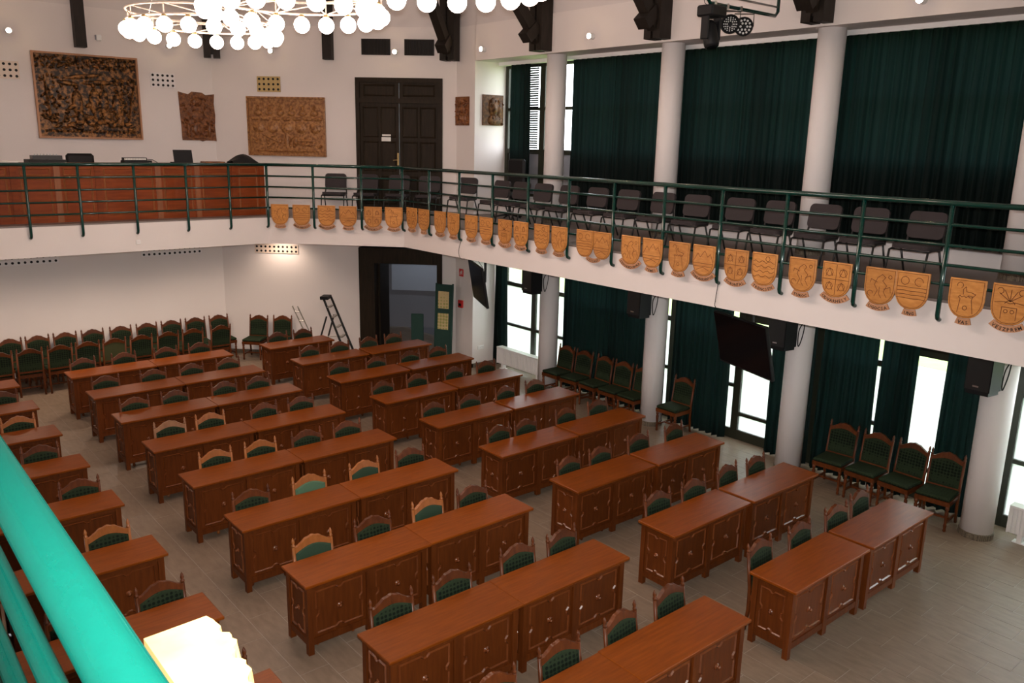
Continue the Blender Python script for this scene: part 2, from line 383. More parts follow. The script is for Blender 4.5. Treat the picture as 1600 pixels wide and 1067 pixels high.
mb.box(-3.05, -2.775, -6.5, 15.3, WT, WU); mb.box(-3.05, 12.35, -6.8, -6.5, WT, WU)
mb.box(-.1, MLEN + .1, 0, .3, WT, WU, Matrix.Translation((1.99, 19.09, 0)) @ Matrix.Scale(-1, 4, (1, 0, 0)) @ Matrix.Rotation(R_(-45), 4, 'Z'))
struct('wall_upper', mb, 'ceiling', 'slightly set back plaster wall band above the horizontal joint')
# ceiling: hipped roof slopes rising from the wall plate
ev = [(12.35, -6.8), (12.35, 14.5), (11.2, 15.25), (7.31, 19.2), (1.99, 19.2), (-2.75, 15.25), (-3.05, -6.8)]
V = [(x, y, WU) for x, y in ev] + [(4.65, 11.5, 11.4), (4.65, -6.8, 11.4)]
mb = MB(); mb.add(V, [(0, 1, 7, 8), (1, 2, 7), (2, 3, 7), (3, 4, 7), (4, 5, 7), (5, 6, 8, 7), (6, 0, 8)])
struct('ceiling', mb, 'ceiling', 'sloping plaster ceiling rising above the wall tops')
# gallery slab and its upstand
inner = [(9.14, -6.5), (9.14, 14.16), (7.15, 16.07), (2.15, 16.07), (0.15, 14.16), (0.15, -6.5)]
outer = [(12.3, -6.5), (12.3, 14.6), (11.3, 15.4), (7.45, 19.3), (1.85, 19.3), (-2.9, 15.4), (-2.9, -6.5)]
mb = MB()
seg = [((9.14, -6.5), (9.14, 14.16), (12.3, 14.8), (12.3, -6.5)), ((9.14, 14.16), (7.15, 16.07), (7.35, 19.2), (11.4, 15.3)),
       ((7.15, 16.07), (2.15, 16.07), (1.95, 19.2), (7.35, 19.2)), ((2.15, 16.07), (.15, 14.16), (-2.8, 15.3), (1.95, 19.2)), ((.15, 14.16), (.15, -6.5), (-2.8, -6.5), (-2.8, 15.3))]
for q in seg: mb.prism_xy([q[0], q[3], q[2], q[1]], SB, GZ - .03)
mb.prism_xy([(9.14, 14.16), (11.4, 15.3), (12.3, 14.8)], SB, GZ - .03); 
slab = struct('gallery_slab', mb, 'plaster', 'white plastered gallery slab running round the hall')
mb = MB()
for q in seg: mb.prism_xy([q[0], q[3], q[2], q[1]], GZ - .03, GZ)
mb.prism_xy([(9.14, 14.16), (11.4, 15.3), (12.3, 14.8)], GZ - .03, GZ)
struct('gallery_floor', mb, 'gal_floor', 'brown grey floor finish of the gallery')
# baseboards
mb = MB(); mb.box(1.99, 7.3, 19.06, 19.09, 0, .09); struct('baseboard_left', mb, 'mosaic', 'dark tile skirting of the podium wall')
mb = MB(); mb.box(0, D0, -.03, 0, 0, .09, TM); mb.box(D1, MLEN, -.03, 0, 0, .09, TM); struct('baseboard_center', mb, 'mosaic', 'dark tile skirting of the door wall')
mb = MB(); mb.box(11.17, 11.2, 14.52, 15.25, 0, .09); mb.box(11.17, 12.05, 14.52, 14.55, 0, .09); struct('baseboard_pier', mb, 'mosaic', 'dark tile skirting of the white pier')
# ---- columns
names = ['beside the far radiator', 'second from the far pier', 'third from the far pier', 'fourth from the far pier', 'fifth from the far pier', 'sixth from the far pier']
for k, y in enumerate(COLY[:5]):
    c = thing('column', 'white round column under the gallery, ' + names[k], 'column', (11.5, y, 0), 0, 'round columns under the gallery')
    mb = MB(); mb.lathe([(.2, .07), (.2, SB)], 28); mb.build('shaft', 'white_paint', c, True)
    mb = MB(); mb.lathe([(.215, 0), (.215, .075), (.2, .085)], 28); mb.build('base', 'mosaic', c)
    c = thing('column', 'white round column standing on the gallery floor, ' + names[k].replace('beside the far radiator', 'beside the uncovered window'), 'column', (11.5, y, GZ), 0, 'round columns on the gallery')
    mb = MB(); mb.lathe([(.2, .07), (.195, 6.69 - GZ)], 28); mb.build('shaft', 'white_paint', c, True)
    mb = MB(); mb.lathe([(.215, 0), (.215, .075), (.2, .085)], 28); mb.build('base', 'mosaic', c)
# ---- windows (lower and upper) with frames and panes
bays = [(14.55, 12.35), (12.35, 9.49), (9.49, 6.63), (6.63, 3.77), (3.77, .91), (.91, -1.95)]
wn = 0
for bi, (ya, yb) in enumerate(bays):
    wn += 1
    w = link('window_%d' % wn, None, None, (12.1, yb, 0)); tag(w, 'ground floor glazing bay %s from the far pier, dark frame' % ORD[bi], None, None, 'structure')
    L = ya - yb; mid = 8.06 - 6.63 if L > 2.5 else 1.1
    mb = MB()
    for y0, y1 in ((0, .12), (mid - .07, mid + .07), (L - .12, L)): mb.box(-.05, .05, y0, y1, 0, SB)
    dr = bi in (2, 3)
    for z0, z1 in ((0, .17), (.93, .99), (1.86, 1.95), (2.62, SB)): mb.box(-.045, .045, mid + .07 if dr else .12, L - .12, z0, z1)
    if dr:
        for z0, z1 in ((0, .17), (.44, .5), (2.14, 2.3), (2.62, SB)): mb.box(-.045, .045, .12, mid - .07, z0, z1)
    mb.build('window_frame', 'win_frame', w)
    for y0, y1 in ((.12, mid - .07), (mid + .07, L - .12)):
        for z0, z1, mt in (((.17, .44, 'frost'), (.5, 1.98, 'frost'), (1.98, 2.14, 'clear'), (2.3, 2.62, 'clear')) if dr and y0 < .2 else ((.17, .93, 'frost'), (.99, 1.86, 'frost'), (1.95, 2.62, 'clear'))):
            mb = MB(); mb.box(-.006, .006, y0, y1, z0, z1); mb.build('pane', mt, w)
for bi, (ya, yb) in enumerate(bays):
    wn += 1
    w = link('window_%d' % wn, None, None, (12.1, yb, GZ)); tag(w, 'gallery glazing bay %s from the far pier, dark frame' % ORD[bi], None, None, 'structure')
    L = ya - yb; mid = 1.43 if L > 2.5 else 1.0
    h0, h1 = 3.9 - GZ, 6.69 - GZ
    mb = MB()
    for y0, y1 in ((0, .10), (mid - .08, mid + .08), (L - .10, L)): mb.box(-.05, .05, y0, y1, h0, h1)
    for z0, z1 in ((h0, h0 + .06), (4.80 - GZ, 4.90 - GZ), (5.70 - GZ, 5.76 - GZ), (6.58 - GZ, h1)): mb.box(-.045, .045, .1, L - .1, z0, z1)
    mb.build('window_frame', 'win_frame', w)
    for y0, y1 in ((.1, mid - .08), (mid + .08, L - .1)):
        for z0, z1, mt in ((h0 + .06, 4.80 - GZ, 'corridor'), (4.9 - GZ, 5.7 - GZ, 'clear'), (5.76 - GZ, 6.58 - GZ, 'clear')):
            mb = MB(); mb.box(-.006, .006, y0, y1, z0, z1); mb.build('pane', mt, w)
# blind in the first gallery bay
bl = thing('venetian_blind', 'dark slatted blind hanging in the far gallery window', 'blind', (12.02, 13.62, 4.92))
slm = MB(); slm.box(-.012, .012, -.17, .17, 0, .028, Matrix.Rotation(R_(20), 4, 'Y')); slm = slm.mesh('slat', 'black')
for k in range(36): link('slat', slm, bl, (0, 0, k * .046))
mb = MB(); mb.box(-.02, .02, -.18, .18, 1.65, 1.69); mb.build('head_rail', 'black', bl)
# exterior lawn
mb = MB(); mb.box(12.35, 90, -60, 80, -.3, -.1); struct('ground', mb, 'lawn', 'sunlit lawn outside the tall windows')
# curtain rails
mb = MB(); mb.box(11.80, 11.92, -6.4, 14.5, 6.62, 6.69); struct('trim_1', mb, 'white_enamel', 'white curtain rail under the beam above the gallery curtains')
mb = MB(); mb.box(11.78, 11.90, -6.4, 14.5, 2.87, 2.93); struct('trim_2', mb, 'white_enamel', 'curtain rail fixed below the gallery slab')
# ---- doors
d = link('door_1', None, None, (0, 0, 0)); tag(d, 'dark double door with transom panels on the gallery', None, None, 'structure')
mb = MB()
for a, b, z0, z1 in ((D0, D0 + .09, GZ, 6.35), (D1 - .09, D1, GZ, 6.35), (D0 + .09, D1 - .09, 6.25, 6.35), (D0 + .09, D1 - .09, 5.82, 5.92)): mb.box(a, b, -.05, .1, z0, z1, TM)
mb.build('door_frame', 'door', d)
mid = (D0 + D1) / 2
for a, b in ((D0 + .09, mid - .004), (mid + .004, D1 - .09)):
    mb = MB(); mb.box(a, b, .0, .05, 5.92, 6.25, TM)
    q = TM; x0, x1 = a + .1, b - .1
    mb.moulding([(x0, 5.98), (x1, 5.98), (x1, 6.19), (x0, 6.19)], .02, .012, 0.0, q); mb.build('transom_panel', 'door', d)
    mb = MB(); mb.box(a, b, .0, .05, GZ + .01, 5.82, TM)
    for z0, z1 in ((GZ + .15, GZ + .75), (GZ + .88, GZ + 1.5), (GZ + 1.62, 5.72)):
        for u0, u1 in ((a + .08, (a + b) / 2 - .04), ((a + b) / 2 + .04, b - .08)):
            mb.moulding([(u0, z0), (u1, z0), (u1, z1), (u0, z1)], .018, .012, 0.0, TM)
    mb.build('door_leaf', 'door', d)
mb = MB(); mb.box(mid - .045, mid - .015, -.02, 0, 4.48, 4.75, TM); mb.tube([(mid - .03, -.02, 4.6), (mid - .03, -.06, 4.6), (mid - .13, -.06, 4.59)], .009, 6, True, TM)
mb.build('door_handle', 'brass', d)
d = link('door_2', None, None, (0, 0, 0)); tag(d, 'open dark framed doorway under the gallery', None, None, 'structure')
mb = MB(); mb.box(D0, D0 + .36, -.06, .34, 0, 2.62, TM); mb.box(D1 - .12, D1, -.06, .34, 0, 2.62, TM); mb.box(D0 + .36, D1 - .12, -.06, .34, 2.27, 2.62, TM)
mb.build('door_frame', 'door', d)
mb = MB(); mb.box(D0 + .36, D0 + .41, .3, 1.2, 0.02, 2.25, TM); mb.build('door_leaf', 'door', d)
# corridor behind the doorway
mb = MB()
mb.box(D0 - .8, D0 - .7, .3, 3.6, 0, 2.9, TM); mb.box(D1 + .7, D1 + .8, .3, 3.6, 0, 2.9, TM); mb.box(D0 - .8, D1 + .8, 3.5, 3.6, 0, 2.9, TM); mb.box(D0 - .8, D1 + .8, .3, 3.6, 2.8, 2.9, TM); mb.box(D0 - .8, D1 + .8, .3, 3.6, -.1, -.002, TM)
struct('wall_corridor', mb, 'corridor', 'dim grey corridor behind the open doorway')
o = thing('projection_screen', 'grey screen on corridor wall seen through the open doorway', 'screen', tuple(TM @ Vector((mid, 3.4, 1.3))), R_(-45))
mb = MB(); mb.box(-1.0, 1.0, 0, .02, -.25, 1.35); mb.build('screen_cloth', 'screen_grey', o)
mb = MB(); mb.box(-1.05, 1.05, -.04, .06, 1.35, 1.43); mb.build('housing', 'black', o)
# ================================================================ ROOF TIMBERS
def timber(loc, rz, label, twin, brace):
    t = thing('roof_post', label, 'timber', loc, rz, 'dark roof timbers')
    if twin:
        for x0, x1 in ((-.17, -.025), (.025, .17)):
            mb = MB(); mb.box(x0, x1, -.28, 0, 0, 1.75); mb.build('post', 'beam', t)
        mb = MB(); mb.box(-.03, .03, -.24, -.04, .08, 1.75); mb.build('spacer', 'beam', t)
    else:
        mb = MB(); mb.box(-.10, .10, -.2, 0, 0, 1.75); mb.build('post', 'beam', t)
    if brace:
        T = Matrix.Translation((0, -.2, .18)) @ Matrix.Rotation(R_(42), 4, 'X')
        mb = MB(); mb.box(-.09, .09, -.1, .1, 0, 2.6, T); mb.build('brace', 'beam', t)
        T = Matrix.Translation((0, -.36, .36)) @ Matrix.Rotation(R_(42), 4, 'X')
        mb = MB(); mb.box(-.12, .12, -.24, .1, -.1, .1, T); mb.build('brace_block', 'beam', t)
timber((4.65, 19.09, 6.7), 0, 'dark timber post above the large carved forest panel', False, False)
timber((7.33, 19.05, 6.7), R_(-22), 'dark notched timber post behind the far chandelier', True, False)
timber((9.21, 17.19, 6.7), R_(-45), 'dark timber post above the door wall beside the vent grilles', False, False)
timber((11.08, 15.2, 6.7), R_(-62), 'dark braced timber at the corner above the gallery door', True, True)
for k, y in enumerate(COLY[:4]):
    timber((11.2, y, 6.72), R_(-90), 'dark braced timber above the %s gallery column from the far pier' % ORD[k], True, True)
# ================================================================ DESKS
def notch_path(x0, x1, z0, z1, n):
    "rectangle whose sides step inwards at their middles with slanted ends"
    xm, zm = (x0 + x1) / 2, (z0 + z1) / 2; w = min(.045, (x1 - x0) * .12); h = min(.045, (z1 - z0) * .12)
    return [(x0, z0), (xm - w, z0), (xm - w * .35, z0 + n), (xm + w * .35, z0 + n), (xm + w, z0), (x1, z0), (x1, zm - h), (x1 - n, zm - h * .35), (x1 - n, zm + h * .35), (x1, zm + h), (x1, z1),
            (xm + w, z1), (xm + w * .35, z1 - n), (xm - w * .35, z1 - n), (xm - w, z1), (x0, z1), (x0, zm + h), (x0 + n, zm + h * .35), (x0 + n, zm - h * .35), (x0, zm - h)]
def make_desk():
    t = thing('council_desk', 'x', 'desk', (0, 0, 0), 0, 'rows of panelled desks')
    hl = DL / 2
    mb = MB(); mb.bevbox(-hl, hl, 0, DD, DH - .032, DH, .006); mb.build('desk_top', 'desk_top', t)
    b0, b1 = -hl + .035, hl - .035; f0 = .045
    for x in (b0, b1 - .06):
        mb = MB(); mb.box(x, x + .06, f0, f0 + .06, 0, DH - .032); mb.build('leg', 'desk_front', t)
        mb = MB(); mb.box(x, x + .06, DD - .09, DD - .03, 0, DH - .032); mb.build('leg', 'desk_front', t)
    mb = MB(); mb.box(-.04, .04, f0, f0 + .05, 0.02, DH - .032); mb.build('stile', 'desk_front', t)
    mb = MB()
    mb.box(b0 + .06, b1 - .06, f0 + .005, f0 + .04, DH - .09, DH - .032); mb.box(b0 + .06, b1 - .06, f0 + .005, f0 + .04, .10, .17)
    for x in (b0, b1 - .05):
        mb.box(x + .005, x + .045, f0 + .06, DD - .09, DH - .09, DH - .032); mb.box(x + .005, x + .045, f0 + .06, DD - .09, .10, .17)
    mb.build('rail_frame', 'desk_front', t)
    for x0, x1 in ((b0 + .06, -.04), (.04, b1 - .06)):
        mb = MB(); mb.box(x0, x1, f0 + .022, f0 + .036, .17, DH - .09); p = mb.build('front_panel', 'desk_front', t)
        mb = MB(); mb.moulding(notch_path(x0 + .045, x1 - .045, .215, DH - .125, .026), .009, .014, f0 + .022); mb.build('moulding', 'moulding', p)
        cx = (x0 + x1) / 2; cz = (.17 + DH - .09) / 2
        T = Matrix.Translation((cx, f0 + .022, cz)) @ Matrix.Rotation(R_(90), 4, 'X')
        mb = MB(); mb.lathe([(.034, 0), (.034, .006), (.018, .01), (.012, .022), (.02, .03), (.006, .04)], 10, T); mb.build('rosette', 'moulding', p, True)
    for sx, x in ((-1, b0), (1, b1)):
        T = Matrix.Translation((x, 0, 0)) @ Matrix.Rotation(R_(-90 if sx < 0 else 90), 4, 'Z')
        # local -y faces outwards
        u0, u1 = ((-(DD - .09), -(f0 + .06)) if sx < 0 else (f0 + .06, DD - .09))
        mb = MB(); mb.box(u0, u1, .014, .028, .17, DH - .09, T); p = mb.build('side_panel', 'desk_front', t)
        mb = MB(); mb.moulding(notch_path(u0 + .04, u1 - .04, .215, DH - .125, .024), .009, .013, .014, T); mb.build('moulding', 'moulding', p)
        T2 = T @ Matrix.Translation(((u0 + u1) / 2, .014, .435)) @ Matrix.Rotation(R_(90), 4, 'X')
        mb = MB(); mb.lathe([(.03, 0), (.03, .006), (.014, .01), (.01, .02), (.016, .028), (.005, .036)], 10, T2); mb.build('rosette', 'moulding', p, True)
    return t
proto = make_desk(); used = False
BLK = {'M': 'middle block', 'W': 'window-side block', 'L': 'pipe-side block'}
for cx, y, blk, i in DESKS:
    o = proto if not used else copy_tree(proto)
    used = True
    o.location = (cx, y + random.uniform(-.012, .012), 0); o.rotation_euler[2] = R_(random.uniform(-.25, .25))
    side = 'left' if cx in (3.94, 7.64, 0.19) else 'right'
    if blk == 'W' and i == 8: o['label'] = 'single brown panelled desk at the far end of the window-side desk block'
    else: o['label'] = 'brown panelled desk, %s one in %s row from camera, %s' % (side, ORD[i], BLK[blk])
# ================================================================ CARVED CHAIRS
def make_chair(label, woodm, fab, fab_seat=None):
    t = thing('carved_chair', label, 'chair')
    sh = lambda y, z: y + max(0, z - .45) * .14
    def shear(mb, z0=.45): mb.v = [(x, sh(y, z), z) for x, y, z in mb.v]; return mb
    for x in (-.212, .212):
        mb = MB(); T = Matrix.Translation((x, .20, 0))
        mb.tube([(0, .03, 0), (0, 0, .25), (0, 0, .5), (0, 0, .9)], [.02, .022, .02, .018], 8, True, T); shear(mb)
        p = mb.build('back_post', woodm, t, True)
        mb = MB(); mb.lathe([(.018, .89), (.022, .905), (.012, .915), (.019, .940), (.012, .965), (.003, .985)], 8, T); shear(mb); mb.build('finial', woodm, p, True)
    # crest rail with scrolled top
    top = []
    for k in range(25):
        u = -1 + 2 * k / 24; a = abs(u)
        z = .888 + .078 * max(0, math.cos(a * math.pi / 2)) ** 1.5 + .004 * math.cos(u * 16) - .012 * math.exp(-((a - .8) / .1) ** 2)
        top.append((u * .205, z))
    bot = [(u * .205, .835 + .055 * math.cos(u * math.pi / 2)) for u in [1 - 2 * k / 12 for k in range(13)]]
    mb = MB(); n = 25
    up = top; lo = [(x, .822 + .055 * math.cos(x / .205 * math.pi / 2)) for x, z in top]
    Vv = []; 
    for y in (.180, .217): Vv += [(x, y, z) for x, z in up] + [(x, y, z) for x, z in lo]
    Fc = []
    for k in range(n - 1):
        Fc += [(n + k, n + k + 1, k + 1, k), (3 * n + k + 1, 3 * n + k, 2 * n + k, 2 * n + k + 1), (k, k + 1, 2 * n + k + 1, 2 * n + k), (n + k + 1, n + k, 3 * n + k, 3 * n + k + 1)]
    mb.add(Vv, Fc); shear(mb); mb.build('crest_rail', woodm, t)
    mb = MB(); m_ = 13; Vv = []
    for j, (ins, y) in enumerate(((0, .20), (.0, .183), (.03, .172))):
        ring = [(u * (.198 - ins), y, .832 - ins * .6 + .055 * math.cos(u * math.pi / 2)) for u in [1 - 2 * k / 12 for k in range(13)]] + [(-(.198 - ins), y, .50 + ins), ((.198 - ins), y, .50 + ins)]
        Vv += ring
    nr = 15; Fc = []
    for j in range(2):
        for k in range(nr): Fc.append((j * nr + k, j * nr + (k + 1) % nr, (j + 1) * nr + (k + 1) % nr, (j + 1) * nr + k))
    Fc.append(tuple(range(2 * nr, 3 * nr)))
    # back face of pad
    base = len(Vv); Vv += [(x, .212, z) for x, y, z in Vv[:nr]]
    Fc.append(tuple(range(base + nr - 1, base - 1, -1)))
    for k in range(nr): Fc.append(((k + 1) % nr, k, base + k, base + (k + 1) % nr))
    mb.add(Vv, Fc); shear(mb); mb.build('back_pad', fab, t)
    mb = MB(); mb.box(-.2, .2, .185, .215, .47, .505); shear(mb); mb.build('back_rail', woodm, t)
    mb = MB(); mb.bevbox(-.225, .225, -.235, .195, .43, .485, .022); mb.build('seat', fab_seat or fab, t)
    mb = MB(); mb.box(-.225, .225, -.23, -.205, .365, .43); mb.box(-.225, .225, .17, .195, .365, .43); mb.box(-.225, -.2, -.205, .17, .365, .43); mb.box(.2, .225, -.205, .17, .365, .43); mb.build('seat_frame', woodm, t)
    for x in (-.2, .2):
        mb = MB(); mb.lathe([(.014, 0), (.024, .02), (.018, .05), (.024, .09), (.016, .13), (.023, .22), (.026, .28), (.016, .30), (.026, .32), (.026, .37)], 8, Matrix.Translation((x, -.205, 0))); mb.build('leg', woodm, t, True)
    mb = MB(); mb.box(-.01, .01, -.2, .21, .11, .14, Matrix.Translation((-.2, 0, 0))); mb.box(-.01, .01, -.2, .21, .11, .14, Matrix.Translation((.2, 0, 0))); mb.box(-.2, .2, -.015, .01, .112, .138); mb.build('stretcher', woodm, t)
    return t
PROT = {'std': make_chair('x', 'chair_wood', 'green_pattern'), 'plain': make_chair('x', 'chair_honey', 'green_plain'), 'pale': make_chair('x', 'chair_honey', 'green_pale'),
        'beige': make_chair('x', 'chair_beige', 'green_pattern'), 'honey': make_chair('x', 'chair_honey', 'green_pattern'), 'olive': make_chair('x', 'chair_wood', 'olive')}
PUSED = set()
def chair(kind, loc, rz, label, group):
    o = PROT[kind] if kind not in PUSED else copy_tree(PROT[kind])
    PUSED.add(kind); o.location = loc; o.rotation_euler[2] = rz; o['label'] = label; o['group'] = group
    return o
seatx = {('M', 8): (3.5, 4.21, 4.95, 5.62), ('M', 7): (3.48, 4.25, 4.92, 5.59), ('M', 6): (3.51, 4.14, 4.96, 5.53), ('M', 5): (3.56, 4.17, 5.0, 5.59), ('M', 4): (3.68, 4.34, 4.96, 5.6), ('M', 3): (3.51, 4.26, 5.04, 5.73),
         ('M', 2): (3.55, 4.26, 5.03, 5.64), ('M', 1): (3.56, 4.25, 5.09, 5.7), ('M', 0): (3.56, 4.26, 5.03, 5.71), ('W', 8): (7.24, 7.83), ('W', 7): (7.25, 7.88, 8.56, 9.19), ('W', 6): (7.07, 7.85, 8.52, 9.25), ('W', 5): (7.09, 7.81, 8.63, 9.35),
         ('W', 4): (7.13, 7.85, 8.54, 9.31), ('W', 3): (7.28, 7.77, 8.59, 9.33), ('W', 2): (7.24, 7.84, 8.51, 9.41), ('W', 1): (7.28, 8.0, 8.69, 9.27), ('W', 0): (7.19, 7.9, 8.62, 9.28),
         ('L', 7): (1.98,), ('L', 6): (1.94,), ('L', 5): (1.91,), ('L', 4): (2.06,), ('L', 3): (1.97,), ('L', 2): (1.3, 2.05), ('L', 1): (2.0,)}
special = {('M', 3, 1): 'pale', ('M', 3, 2): 'plain', ('M', 2, 2): 'plain', ('M', 2, 0): 'plain', ('M', 5, 0): 'beige', ('M', 5, 1): 'honey', ('M', 4, 0): 'honey', ('M', 4, 1): 'honey', ('M', 6, 0): 'std', ('L', 6, 0): 'honey', ('L', 3, 0): 'honey'}
KW = {'std': 'dark carved chair with patterned green back', 'plain': 'honey carved chair with plain green back', 'pale': 'honey carved chair with pale green back', 'beige': 'beige carved chair with green back', 'honey': 'honey carved chair with patterned green back', 'olive': 'x'}
for (blk, i), xs in seatx.items():
    for k, x in enumerate(xs):
        yf = ROWY[i] + DD
        # measured crest position was taken at z 1.05; slide along the sight line to the crest plane
        xx = x * 1.02 if i > 4 else x * 1.015
        xx = min((c for c, y_, b_, i_ in DESKS if b_ == blk and i_ == i), key=lambda c: abs(c - xx)) + max(-.40, min(.40, xx - min((c for c, y_, b_, i_ in DESKS if b_ == blk and i_ == i), key=lambda c: abs(c - xx))))
        kd = special.get((blk, i, k), 'std')
        nm = {'M': 'middle', 'W': 'window-side', 'L': 'pipe-side'}[blk]
        lab = '%s, %s seat, %s row from camera, %s block' % (KW[kd], ORD[k], ORD[i], nm)
        chair(kd, (xx, yf + .12 - .265 + random.uniform(-.02, .03), 0), R_(random.uniform(-4, 4)), lab, 'chairs pushed in at the desks')
# chairs against the podium wall, facing the hall, and a second row facing them
for k, x in enumerate((2.66, 3.15, 3.63, 4.15, 4.68, 5.2, 5.71, 6.21, 6.74)):
    chair('std', (x * 1.047, 18.93 - .265, 0), R_(random.uniform(-3, 3)), 'dark carved chair standing against the podium wall, %s from the left' % ORD[k], 'chairs along the podium wall')
for k, x in enumerate((2.34, 2.84, 3.33, 3.83, 4.31, 4.81, 5.34, 5.85, 6.44)):
    kd = 'olive' if k == 4 else 'std'
    chair(kd, (x * 1.038, 17.82 + .265, 0), R_(180 + random.uniform(-3, 3)), ('carved chair with olive green back, turned to the podium wall' if k == 4 else 'dark carved chair turned towards the podium wall, %s from the left' % ORD[k]), 'chairs facing the podium wall row')
chair('std', (7.62, 18.2, 0), R_(-47), 'dark carved chair by door wall, the left one of a pair', 'pair of chairs by the door wall')
chair('std', (8.06, 17.83, 0), R_(-43), 'dark carved chair by door wall, nearer the ladders', 'pair of chairs by the door wall')
for k, y in enumerate((11.95, 11.42, 10.88, 10.36, 9.86)):
    chair('std', (11.42, y, 0), R_(-90 + random.uniform(-5, 5)), 'dark carved chair between the first two columns, %s from left' % ORD[k], 'chairs along the green curtains')
chair('std', (11.48, 8.95, 0), R_(-90), 'lone dark carved chair beside the second column', 'chairs along the green curtains')
for k, y in enumerate((5.83, 5.31, 4.80, 4.29)):
    chair('std', (11.42, y, 0), R_(-90 + (4, 0, -3, 6)[k]), 'dark carved chair left of the fourth column by the curtain, %s from left' % ORD[k], 'chairs near the fourth column')
# ================================================================ RAILINGS
RAILZ = [4.28, 4.067, 3.862, 3.656]
def railing(label, a, b, posts, out, foot=True):
    "a, b plan points; posts are distances along a-b; out = unit plan vector towards the hall"
    a = Vector((*a, 0)); b = Vector((*b, 0)); d = (b - a).normalized(); n = Vector((*out, 0))
    t = thing('gallery_railing', label, 'railing', tuple(a + Vector((0, 0, GZ))), 0, 'green tube railings of the gallery')
    rel = lambda p: tuple(Vector(p) - a - Vector((0, 0, GZ)))
    mb = MB(); mb.tube([rel(a + Vector((0, 0, 4.50))), rel(b + Vector((0, 0, 4.50)))], .03, 14); mb.build('top_rail', 'rail_green', t, True)
    for z in RAILZ:
        mb = MB(); mb.tube([rel(a + Vector((0, 0, z))), rel(b + Vector((0, 0, z)))], .017, 8); mb.build('rail', 'rail_green', t, True)
    for s_ in posts:
        p = a + d * s_
        pts = [p + Vector((0, 0, 4.49)), p + Vector((0, 0, 3.32)), p + Vector((0, 0, 3.285)) - n * .012, p + Vector((0, 0, 3.265)) - n * .05, p + Vector((0, 0, 3.262)) - n * .09]
        mb = MB(); mb.tube([rel(q) for q in pts], .025, 10); mb.build('post', 'rail_green', t, True)
railing('green tube railing of the window side gallery with shield plaques', (9.08, 14.13), (9.08, -6.0), [14.13 - y for y in (14.12, 13.19, 12.23, 11.27, 10.34, 9.38, 8.43, 7.48, 6.53, 5.59, 4.63, 3.68, 2.73, 1.78, .83, -.12)], (-1, 0))
ml = (9.08 - 7.12) * s2
railing('short green tube railing in front of the dark gallery door', (7.12, 16.01), (9.08, 14.11), [.93, 1.9], (-1 / s2, -1 / s2))
railing('green tube railing in front of the wooden podium', (2.0, 16.01), (7.12, 16.01), [x - 2.0 for x in (2.03, 2.87, 3.68, 4.6, 5.52, 6.34, 7.11)], (0, -1))
railing('bright green tube railing next to the camera', (.17, -3.0), (.17, 14.1), [ -y + 3.0 for y in (1.6,)] + [3.0 + y for y in (2.35, 3.5, 4.6, 5.7, 6.8, 7.9, 9.0)], (1, 0))
railing('green tube railing out at the left corner of the gallery', (.17, 14.12), (2.0, 16.01), [.93, 1.8], (1 / s2, -1 / s2))
# ================================================================ SHIELD PLAQUES
GLY = {}
def glyph(ch):
    if ch not in GLY:
        cu = bpy.data.curves.new('glyph', 'FONT'); cu.body = ch; cu.size = 1.0; cu.align_x = 'CENTER'; cu.extrude = 0.0; cu.resolution_u = 1; cu.offset = 0.025
        ob = bpy.data.objects.new('glyph', cu); COL.objects.link(ob)
        bpy.context.view_layer.update()
        me = ob.to_mesh()
        GLY[ch] = ([tuple(v.co) for v in me.vertices], [tuple(p.vertices) for p in me.polygons])
        ob.to_mesh_clear(); bpy.data.objects.remove(ob); bpy.data.curves.remove(cu)
    return GLY[ch]
SW, SH = .355, .41
def shield_outline(ins=0.0):
    w = SW / 2 - ins; pts = [(-w, SH - ins), (-w, .20)]
    for k in range(1, 12):
        a = math.pi * (1 + k / 12); c = math.cos(a); s_ = math.sin(a)
        pts.append((w * (abs(c) ** .85) * (1 if c > 0 else -1), .20 + s_ * (.20 - ins)))
    pts += [(w, .20), (w, SH - ins)]
    return pts
